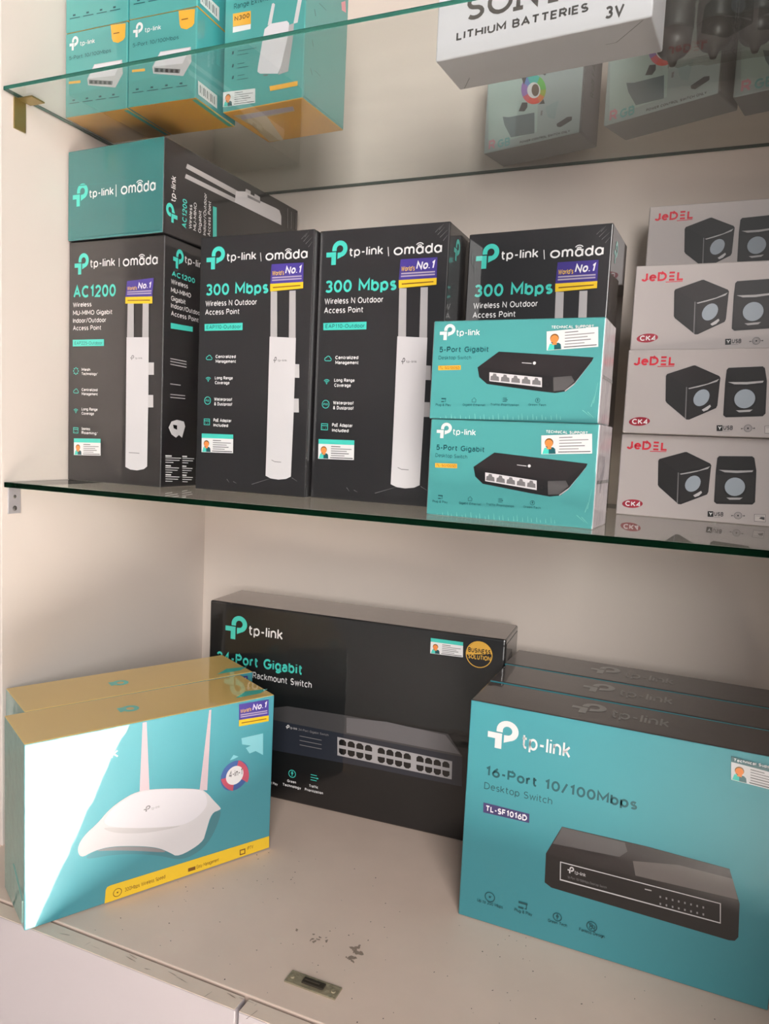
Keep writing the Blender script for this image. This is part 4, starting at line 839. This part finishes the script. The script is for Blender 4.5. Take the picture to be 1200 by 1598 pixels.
# ------------------------------------------------------------------ display cabinet
lam = base_mat('cream_laminate', (222, 210, 202), 0.55, var=0.03, vscale=5, spec=0.3)
lamb = base_mat('cream_back_panel', (230, 216, 206), 0.6, var=0.05, vscale=4, spec=0.3)
lamf = base_mat('worn_counter', (224, 200, 185), 0.5, var=0.08, vscale=14, spec=0.3)
lamd = base_mat('door_laminate', (178, 168, 170), 0.5, var=0.03, vscale=9, spec=0.3)
edge = base_mat('door_edge', (226, 204, 188), 0.6, var=0.08, vscale=25)
dirt = base_mat('dirt', (62, 50, 42), 0.8); scuff = base_mat('scuff', (150, 130, 116), 0.8, var=.3, vscale=90)
brass = base_mat('brass', (150, 132, 84), 0.35, metal=0.85, var=.15, vscale=40); zinc = base_mat('zinc', (196, 192, 196), 0.4, metal=0.5)
rust = base_mat('rusty_steel', (150, 138, 114), 0.6, metal=0.25, var=0.45, vscale=120, bump=.4, bscale=300)
dark = base_mat('screw_dark', (38, 34, 32), 0.6)
ZT = 0.98
def shell(name, a, b, m): return struct(slab(name, a, b, m, None, 0.0008))
shell('wall_left', (-0.018, 0.0, ZF), (0, DW, ZT), lam)
shell('wall_right_shade_screen', (XR, -0.34, ZF+.001), (XR+0.018, DW, ZT), lam)  # unseen; carried forward past the cabinet mouth to shade its right side
shell('wall_rear', (-0.018, DW, ZF), (XR+0.018, DW+0.012, ZT), lamb)
shell('ceiling', (-0.018, 0.0, ZT), (XR+0.018, DW+0.012, ZT+0.018), lam)
cab = tag(empty('base_cabinet', (0, 0, ZF)), 'cream base cabinet with a worn scuffed counter and two doors', 'cabinet')
def cpart(name, a, b, m, bev=0.0, label=None):
    return slab(name, (a[0], a[1], a[2]-ZF), (b[0], b[1], b[2]-ZF), m, cab, bev, label)
ctr = cpart('counter_board', (-0.30, -0.076, ZF-0.02), (XR+0.3, DW, ZF), lamf, 0.0012)
cpart('base_carcass', (-0.28, -0.06, -1.20), (XR+0.28, DW, ZF-0.021), edge)
for x0, x1 in ((-0.28, 0.4065), (0.4105, 0.98)):
    cpart('cabinet_door', (x0, -0.0965, -1.18), (x1, -0.0792, ZF-0.001), lamd, 0.0008)
for x0, x1 in ((-0.28, 0.4065), (0.4105, 0.98)):
    cpart('door_edge_strip', (x0+.0005, -0.0960, ZF-0.0009), (x1-.0005, -0.0797, ZF-0.0004), edge)
# dirt and scuffs lying on the counter
def blot(bm, x, y, rx, ry, rot, z, n=11, j=.35):
    vs = []
    for i in range(n):
        a = 2*math.pi*i/n; k = 1+random.uniform(-j, j); px = rx*k*math.cos(a); py = ry*k*math.sin(a)
        vs.append(bm.verts.new((x+px*math.cos(rot)-py*math.sin(rot), y+px*math.sin(rot)+py*math.cos(rot), z)))
    bm.faces.new(vs)
bm = bmesh.new()
for k in range(150): blot(bm, random.uniform(.2, .84), random.uniform(-.07, .16), random.uniform(.0003, .0010), random.uniform(.0003, .0007), random.uniform(0, 3), 0.0002, 6)
o = bm_obj('dirt_specks', bm, dirt, cab); o['kind'] = 'stuff'
bm = bmesh.new()
for k in range(16): blot(bm, .471+random.gauss(0, .0025), .018+random.gauss(0, .008), random.uniform(.0008, .0030), random.uniform(.001, .004), random.uniform(0, 3), 0.00025+k*1e-6, 9, .5)
bm_obj('scuff_mark', bm, scuff, cab)
bm = bmesh.new()
for k in range(14): blot(bm, .428+random.gauss(0, .010), .020+random.gauss(0, .0045), random.uniform(.0006, .0024), random.uniform(.0005, .0014), random.uniform(0, 3), 0.00027+k*1e-6, 9, .5)
bm_obj('scuff_mark', bm, scuff, cab)
bm = bmesh.new()
for k in range(13): blot(bm, random.uniform(.18, .46), -.0885+random.uniform(-.007, .006), random.uniform(.0020, .009), random.uniform(.00015, .0004), random.choice((-.15, 0, .2, 1.3)), 0.0002+k*1e-6, 8, .5)
bm_obj('chipped_paint', bm, scuff, cab)
# latch plate let into the counter
lt = slab('latch_plate', (0.4285, -0.0465, -0.001), (0.4830, -0.0300, 0.0014), rust, cab, 0.0006, 'rusty latch plate on the counter')
bm = bmesh.new(); box_bm(bm, (0.445, -0.0425, 0.0014), (0.468, -0.0345, 0.0034), 0.0008); box_bm(bm, (0.447, -0.0398, 0.0034), (0.463, -0.0372, 0.0048), 0.0006); bm_obj('bolt', bm, base_mat('bolt_steel', (66, 58, 48), .5, metal=.3), lt)
for x in (0.4335, 0.4775):
    bm = bmesh.new(); bmesh.ops.create_cone(bm, cap_ends=True, segments=14, radius1=.0026, radius2=.0022, depth=.0012, matrix=Matrix.Translation((x, -0.0385, .0020))); bm_obj('screw', bm, rust, lt)
# brackets
def screw(parent, c, axis='x', r=.003):
    bm = bmesh.new(); bmesh.ops.create_uvsphere(bm, u_segments=12, v_segments=8, radius=r)
    for v in bm.verts: v.co.x *= .4; v.co += Vector(c)
    bm_obj('screw', bm, dark, parent)
bu = tag(slab('shelf_bracket', (0.0, 0.0165, 0.4065), (0.0022, 0.0325, ZU-.0005), brass, None, 0.0005), 'brass angle bracket holding the upper glass shelf at the left panel', 'bracket')
bm = bmesh.new(); box_bm(bm, (0.0022, 0.0200, ZU-.0024), (0.0250, 0.0385, ZU-.0005), 0.0005); bm_obj('bracket_tongue', bm, brass, bu)
bl = tag(slab('shelf_bracket', (0.0, 0.0080, -0.0385), (0.0020, 0.0255, -TL-.0005), zinc, None, 0.0005), 'pale metal bracket with two screws under the lower glass shelf', 'bracket')
screw(bl, (0.0024, 0.0165, -0.032)); screw(bl, (0.0024, 0.0165, -0.018), r=.0022)
# ------------------------------------------------------------------ glass shelves
def glass_mats(edge_rgb, tagname):
    m = bpy.data.materials.new('shelf_glass_'+tagname); m.use_nodes = True; nt = m.node_tree; nt.nodes.clear()
    out = nt.nodes.new('ShaderNodeOutputMaterial'); tr = nt.nodes.new('ShaderNodeBsdfTransparent'); gl = nt.nodes.new('ShaderNodeBsdfGlossy')
    gl.inputs['Roughness'].default_value = 0.015; tr.inputs['Color'].default_value = (0.945, 0.968, 0.958, 1)
    fr = nt.nodes.new('ShaderNodeFresnel'); fr.inputs['IOR'].default_value = 1.5
    geo = nt.nodes.new('ShaderNodeNewGeometry'); inv = nt.nodes.new('ShaderNodeMath'); inv.operation = 'SUBTRACT'; inv.inputs[0].default_value = 1.0
    mul = nt.nodes.new('ShaderNodeMath'); mul.operation = 'MULTIPLY'; mx = nt.nodes.new('ShaderNodeMixShader')
    # dust film on the pane
    df = nt.nodes.new('ShaderNodeBsdfDiffuse'); df.inputs['Color'].default_value = (0.62, 0.60, 0.56, 1); mx2 = nt.nodes.new('ShaderNodeMixShader')
    no = nt.nodes.new('ShaderNodeTexNoise'); no.inputs['Scale'].default_value = 9; no.inputs['Detail'].default_value = 5
    mr = nt.nodes.new('ShaderNodeMapRange'); mr.inputs['To Min'].default_value = 0.02; mr.inputs['To Max'].default_value = 0.10
    nt.links.new(no.outputs['Fac'], mr.inputs['Value'])
    nt.links.new(geo.outputs['Backfacing'], inv.inputs[1]); nt.links.new(inv.outputs[0], mul.inputs[0]); nt.links.new(fr.outputs[0], mul.inputs[1])
    nt.links.new(mr.outputs[0], mx2.inputs[0]); nt.links.new(tr.outputs[0], mx2.inputs[1]); nt.links.new(df.outputs[0], mx2.inputs[2])
    nt.links.new(mul.outputs[0], mx.inputs[0]); nt.links.new(mx2.outputs[0], mx.inputs[1]); nt.links.new(gl.outputs[0], mx.inputs[2])
    nt.links.new(mx.outputs[0], out.inputs['Surface'])
    return [m, base_mat('glass_edge_'+tagname, edge_rgb, 0.15, spec=0.02, var=0.3, vscale=30)]
def shelf(z0, z1, label, GM):
    bm = bmesh.new(); box_bm(bm, (0.0012, 0.002, 0), (XR-0.0012, DW-0.001, z1-z0), 0.0009, 2); bm.normal_update()
    for f in bm.faces: f.material_index = 0 if abs(f.normal.z) > .9 else 1
    o = bm_obj('glass_shelf', bm, GM); o.location = (0, 0, z0); tag(o, label, 'shelf', 'glass shelves of the cabinet')
shelf(-TL, 0.0, 'lower glass shelf with dark green edge, carrying the black boxes', glass_mats((1, 8, 4), 'dark_green'))
shelf(ZU, ZU+TU, 'upper glass shelf seen from below, carrying small teal boxes', glass_mats((26, 58, 52), 'sea_green'))
# ------------------------------------------------------------------ boxes on the lower glass shelf
blk = film('charcoal', (27, 25, 27)); blk2 = film('black', (15, 13, 14)); rktop = film('black_top_painted_sheen', (150, 138, 133), bump=.2); endteal = film('end_teal', (34, 96, 97))  # rktop: black carton greyed, wall reflection painted into its colour
tealf = film('teal', (68, 146, 146)); palewrap = film('pale_wrap', (196, 186, 192), bump=.8, bscale=45)
sp = film('speaker_front', (188, 178, 176), coat=.35, coat_rough=.2, rough=.4); spside = film('speaker_side', (176, 166, 160), coat=.2, coat_rough=.3)
mustard = film('mustard', (224, 188, 108)); rtside = film('router_side', (110, 158, 150), bump=.5, bscale=40); rteal = film('router_teal', (68, 146, 158))
swteal = film('switch_teal', (54, 134, 144)); chtop = film('charcoal_top', (58, 50, 50), bump=.25, bscale=40)
smteal = film('small_teal', (80, 158, 154)); smside = film('small_side_teal', (60, 156, 158)); smbot = film('small_bottom', (226, 160, 40)); bflap = film('flap_teal', (64, 176, 160))
paper = film('white_card', (232, 228, 234), coat=.15, coat_rough=.35); paper2 = film('white_card_base', (216, 206, 214), coat=.1, coat_rough=.4)
fan = film('fan_front', (172, 182, 182), coat=.5); fans = film('fan_side', (124, 120, 124), coat=.4)
seam = film('film_seam', (120, 116, 116), bump=.6, bscale=80)
GA = 'black access point boxes on the lower glass shelf'
ac = carton('access_point_box', .1516, .115, .2993, {'*': blk}, [('F', LAYOUT['ac_F']), ('R', LAYOUT['ac_R'])],
            seams=[('tuck_flap', 'T', [(.004, .004), (.1476, .004), (.1476, .03), (.004, .03)], .0005, blk)])
place(ac, .0027, .0974, 0, -.97, 'upright grey-black AC1200 box in the left corner under the box lying flat', 'box', GA)
acl = carton('access_point_box', .1537, .2901, .108, {'*': blk, 'F': endteal}, [('F', LAYOUT['acl_F']), ('X', LAYOUT['acl_X'])],
             seams=[('tuck_flap', 'F', [(.003, .003), (.1507, .003), (.1507, .006), (.003, .006)], .0005, endteal)])
place(acl, .003, .0947, .2993+.0006, -2.44, 'box lying flat with its teal end facing out, on top of the AC1200 box', 'box', GA)
ap = carton('access_point_box', .1545, .0927, .3002, {'*': blk}, [('F', LAYOUT['ap_F']), ('R', [e for e in LAYOUT['ac_R'] if e[1] in ('logo', 'title') and e[3] != 'AC1200'][:1] + [e for e in LAYOUT['ac_R'] if e[0] == 'l'])],
            seams=[('tuck_flap', 'T', [(.004, .004), (.1505, .004), (.1505, .03), (.004, .03)], .0005, blk)])
place(ap, .187, .1195, 0, -.45, 'black 300 Mbps box standing directly right of the AC1200 box', 'box', GA)
place(copy_tree(ap), .3418+.0008, .1286, 0, -.83, 'black 300 Mbps box in the middle of the lower shelf, left of the teal pair', 'box', GA)
place(copy_tree(ap), .5019, .1789, 0, -3.2, 'black 300 Mbps box half hidden behind the two teal boxes', 'box', GA)
p5 = carton('switch_box', .1605, .0601, .0926, {'*': palewrap, 'F': tealf, 'T': tealf}, [('F', LAYOUT['p5_F'])],
            seams=[('film_seam', 'R', [(.002, .040), (.058, .040), (.058, .043), (.002, .043)], .0005, seam)])
place(p5, .5134, .0511, 0, -3.87, 'teal 5-port gigabit box standing on the glass, under its twin', 'box', 'teal five port boxes at the shelf edge')
place(copy_tree(p5), .5109, .0520, .0930, -1.94, 'teal 5-port gigabit box stacked on top of its twin', 'box', 'teal five port boxes at the shelf edge')
jd = carton('speaker_box', .28, .0675, .0899, {'*': spside, 'F': sp}, [('F', LAYOUT['jd_F'])], matte=True,
            seams=[('tuck_flap', 'L', [(.004, .004), (.0635, .004), (.0635, .0859), (.004, .0859)], .0004, spside)])
for i, (x, y, r, lb) in enumerate(((.6737, .2335, -4.98, 'white speaker box at the bottom of the stack on the right, on the glass'), (.675, .2236, -5.70, 'white speaker box second from the bottom of its stack'),
                                   (.6756, .231, -.04, 'white speaker box third from the bottom, under the set-back topmost one'), (.6772, .3264, -.03, 'topmost white speaker box, set back against the back panel'))):
    place(jd if i == 0 else copy_tree(jd), x, y, .0902*i, r, lb, 'box', 'speaker boxes stacked on the right')
# ------------------------------------------------------------------ boxes on the counter
rt = carton('router_box', .2866, .0914, .1996, {'*': rtside, 'F': rteal, 'T': mustard, 'R': rteal}, [('F', LAYOUT['rt_F']), ('T', LAYOUT['rt_T'])],
            seams=[('tuck_flap', 'L', [(.006, .006), (.085, .006), (.085, .03), (.044, .05), (.006, .03)], .0006, rtside)])
place(rt, .1545, -.1039, ZF+.0010, 61.11, 'front teal and mustard wireless router box at the counter edge, reflecting daylight', 'box', 'router boxes on the counter')
place(copy_tree(rt), .0837, -.0412, ZF+.0010, 61.49, 'rear teal and mustard router box, behind the other against the left panel', 'box', 'router boxes on the counter')
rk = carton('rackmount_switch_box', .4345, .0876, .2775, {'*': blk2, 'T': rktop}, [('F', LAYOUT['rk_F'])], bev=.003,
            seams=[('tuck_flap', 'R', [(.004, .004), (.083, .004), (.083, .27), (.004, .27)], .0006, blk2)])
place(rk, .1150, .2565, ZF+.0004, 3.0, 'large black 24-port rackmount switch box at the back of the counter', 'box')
sw = carton('switch_box', .3086, .0719, .2464, {'*': chtop, 'F': swteal}, [('F', LAYOUT['sw_F']), ('T', LAYOUT['sw_T'])],
            seams=[('tuck_flap', 'L', [(.003, .003), (.069, .003), (.069, .243), (.003, .243)], .0005, chtop)])
for i, (x, y, r, lb) in enumerate(((.5486, .1284, -1.12, 'teal fronted 16-port switch box, foremost of three on the counter'), (.5491, .2062, -1.6, '16-port switch box in the middle of the row of three, only its dark top showing'),
                                   (.5479, .2825, -1.6, 'rearmost 16-port switch box of three, nearest the back panel'))):
    place(sw if i == 0 else copy_tree(sw), x, y, ZF+.0004, r, lb, 'box', 'sixteen port switch boxes on the counter')
# ------------------------------------------------------------------ things on the upper glass shelf
Z2 = ZU+TU+.0002
ms = carton('switch_box', .0954, .0821, .0978, {'*': smteal, 'R': smside, 'B': smbot}, [('F', LAYOUT['ms_F']), ('R', LAYOUT['ms_R'])],
            seams=[('tuck_flap', 'B', [(.088, .004), (.094, .004), (.094, .078), (.088, .078)], .0001, bflap)])
GM2 = 'small teal switch boxes on the upper shelf'
for i, (x, y, z, r, lb) in enumerate(((.0029, .0897, 0, .42, 'small teal switch box at the bottom of the leftmost pile on the upper shelf'), (.1009, .0895, 0, 1.2, 'small teal switch box with barcoded side, bottom of the second pile'),
                                      (.0029, .0897, .0983, .42, 'small teal switch box on top of the leftmost pile, cut by the photo edge'), (.1009, .0895, .0983, 1.2, 'small teal switch box on top of the second pile, cut by the photo edge'))):
    place(ms if i == 0 else copy_tree(ms), x, y, Z2+z, r, lb, 'box', GM2)
ex = carton('range_extender_box', .1118, .0934, .2, {'*': smteal, 'B': smbot}, [('F', LAYOUT['ex_F']), ('B', LAYOUT['ex_B']), ('R', LAYOUT['ex_R'])],
            seams=[('tuck_flap', 'R', [(.002, .003), (.0914, .003), (.0914, .020), (.002, .020)], .0004, smteal)])
place(ex, .2028, .1346, Z2, -3.5, 'tall teal box with a white twin-antenna extender pictured, on the upper shelf', 'box')
sy = carton('battery_box', .2057, .0649, .08, {'*': paper, 'B': paper2}, [('F', LAYOUT['sy_F'])], matte=True, bev=.0018)
# glued end flaps with slit lines under the battery box
P = Print(); P.frame((0, .0649, 0), (1, 0, 0), (0, -1, 0))
P.poly('flap_slit', 'grey3', [(6, 3), (6.6, 2.6), (20, 22), (19.4, 22.4)]); P.poly('flap_slit', 'grey3', [(170, 34), (198, 62), (197.4, 62.5), (169.5, 34.6)]); P.poly('flap_slit', 'grey3', [(160, 34), (170, 34), (170, 34.6), (160, 34.6)])
P.build(sy, True)
place(sy, .4819, .0974, Z2, -4.95, 'white cardboard box of lithium batteries on the upper shelf', 'box')
fb = carton('fan_box', .132, .0533, .118, {'*': fans, 'F': fan}, [('F', LAYOUT['rgb_F'])],
            seams=[('tuck_flap', 'R', [(.003, .003), (.018, .003), (.018, .115), (.003, .115)], .0006, fans)])
P = Print(); P.frame((.132, .0, 0), (0, 0, 1), (0, -1, 0)); P.text('side_title', 'grey2', 'RGB FANS', 50, -32, 52, 9, 0); P.build(fb)
GF = 'computer fan boxes at the back of the upper shelf'
for i, (x, y, r, lb) in enumerate(((.4649, .3391, -15.1, 'pale fan box with rainbow ring picture, behind the white battery box'), (.6209, .2958, -22.3, 'pale fan box in the middle, between the rainbow one and the plastic bag'),
                                   (.7571, .2613, -15.0, 'rightmost pale fan box, cut off by the right photo edge'))):
    place(fb if i == 0 else copy_tree(fb), x, y, Z2, r, lb, 'box', GF)
# dark tubes in a crumpled clear bag
tube_m = base_mat('tube_plastic', (24, 26, 25), 0.5, 0.15, 0.3, bump=.4, bscale=60, var=.15, vscale=40)
tip_m = base_mat('tube_tip', (36, 26, 25), 0.5, 0.3, 0.2)
def lathe(bm, prof, n=24, c=(0, 0, 0)):
    rings = []
    for r, z in prof: rings.append([bm.verts.new((c[0]+r*math.cos(2*math.pi*i/n), c[1]+r*math.sin(2*math.pi*i/n), c[2]+z)) for i in range(n)])
    for a, b in zip(rings, rings[1:]):
        for i in range(n): bm.faces.new((a[i], a[(i+1) % n], b[(i+1) % n], b[i]))
    bm.faces.new(rings[0][::-1]); bm.faces.new(rings[-1])
def tube():
    r = empty('plastic_tube')
    bm = bmesh.new(); lathe(bm, [(.0166, .030), (.0172, .033), (.0172, .050), (.0167, .052), (.0167, .056), (.0174, .058), (.0174, .078), (.0168, .080), (.0168, .150), (.0150, .156)]); bm_obj('barrel', bm, tube_m, r, smooth=True)
    bm = bmesh.new(); lathe(bm, [(.0028, .0), (.0042, .004), (.0062, .008), (.0120, .0105), (.0155, .015), (.0166, .0302)]); bm_obj('tip', bm, tip_m, r, 'dark brown tapered tip', smooth=True)
    return r
tb = tube()
for i, (x, y, lb) in enumerate(((.7000, .176, 'grey plastic tube nearest the battery box, in the clear bag'), (.7365, .172, 'grey plastic tube with pointed tip, second from the battery box'), (.7725, .172, 'grey plastic tube third from the battery box, in the clear bag'), (.8085, .172, 'grey plastic tube at the right photo edge, in the clear bag'))):
    place(tb if i == 0 else copy_tree(tb), x, y, Z2+.0012, 0, lb, 'tube', 'dark tubes in the clear bag')
def bag():
    m = bpy.data.materials.new('clear_bag'); m.use_nodes = True; nt = m.node_tree; nt.nodes.clear()
    out = nt.nodes.new('ShaderNodeOutputMaterial'); tr = nt.nodes.new('ShaderNodeBsdfTransparent'); tr.inputs['Color'].default_value = (.90, .89, .87, 1)
    pb = nt.nodes.new('ShaderNodeBsdfPrincipled'); pb.inputs['Base Color'].default_value = (.22, .21, .20, 1); pb.inputs['Roughness'].default_value = .25
    mx = nt.nodes.new('ShaderNodeMixShader'); mx.inputs[0].default_value = .07
    n = nt.nodes.new('ShaderNodeTexNoise'); n.inputs['Scale'].default_value = 60; tc = nt.nodes.new('ShaderNodeTexCoord'); bp = nt.nodes.new('ShaderNodeBump'); bp.inputs['Strength'].default_value = .6; bp.inputs['Distance'].default_value = .004
    nt.links.new(tc.outputs['Object'], n.inputs['Vector']); nt.links.new(n.outputs['Fac'], bp.inputs['Height']); nt.links.new(bp.outputs['Normal'], pb.inputs['Normal'])
    nt.links.new(tr.outputs[0], mx.inputs[1]); nt.links.new(pb.outputs[0], mx.inputs[2]); nt.links.new(mx.outputs[0], out.inputs['Surface'])
    bm = bmesh.new(); nx, nz = 40, 16; x0, x1 = .6935, .845; rings = []
    rnd = random.Random(3)
    for k in range(nz+1):
        t = k/nz; z = .0006+.20*t; ring = []
        bulge = .026*min(1, .35+t*3.0)
        per = 2*nx
        for i in range(per):
            a = i/per*2*math.pi; ex_ = abs(math.cos(a))**.35*math.copysign(1, math.cos(a)); ey = abs(math.sin(a))**.55*math.copysign(1, math.sin(a))
            w = (x1-x0)/2*(.97+.03*t); w_ = w*ex_; d = bulge*ey
            ring.append(bm.verts.new(((x0+x1)/2+w_+rnd.uniform(-.001, .001), .173+d+rnd.uniform(-.0016, .0016)+.002*math.sin(9*a+5*t), z+rnd.uniform(0, .0015))))
        rings.append(ring)
    for a, b in zip(rings, rings[1:]):
        for i in range(len(a)): bm.faces.new((a[i], a[(i+1) % len(a)], b[(i+1) % len(a)], b[i]))
    bm.faces.new(rings[0][::-1])
    o = bm_obj('plastic_bag', bm, m, smooth=True); o.location = (0, 0, Z2)
    tag(o, 'crumpled clear plastic bag holding dark tubes, right of the battery box', 'bag')
bag()
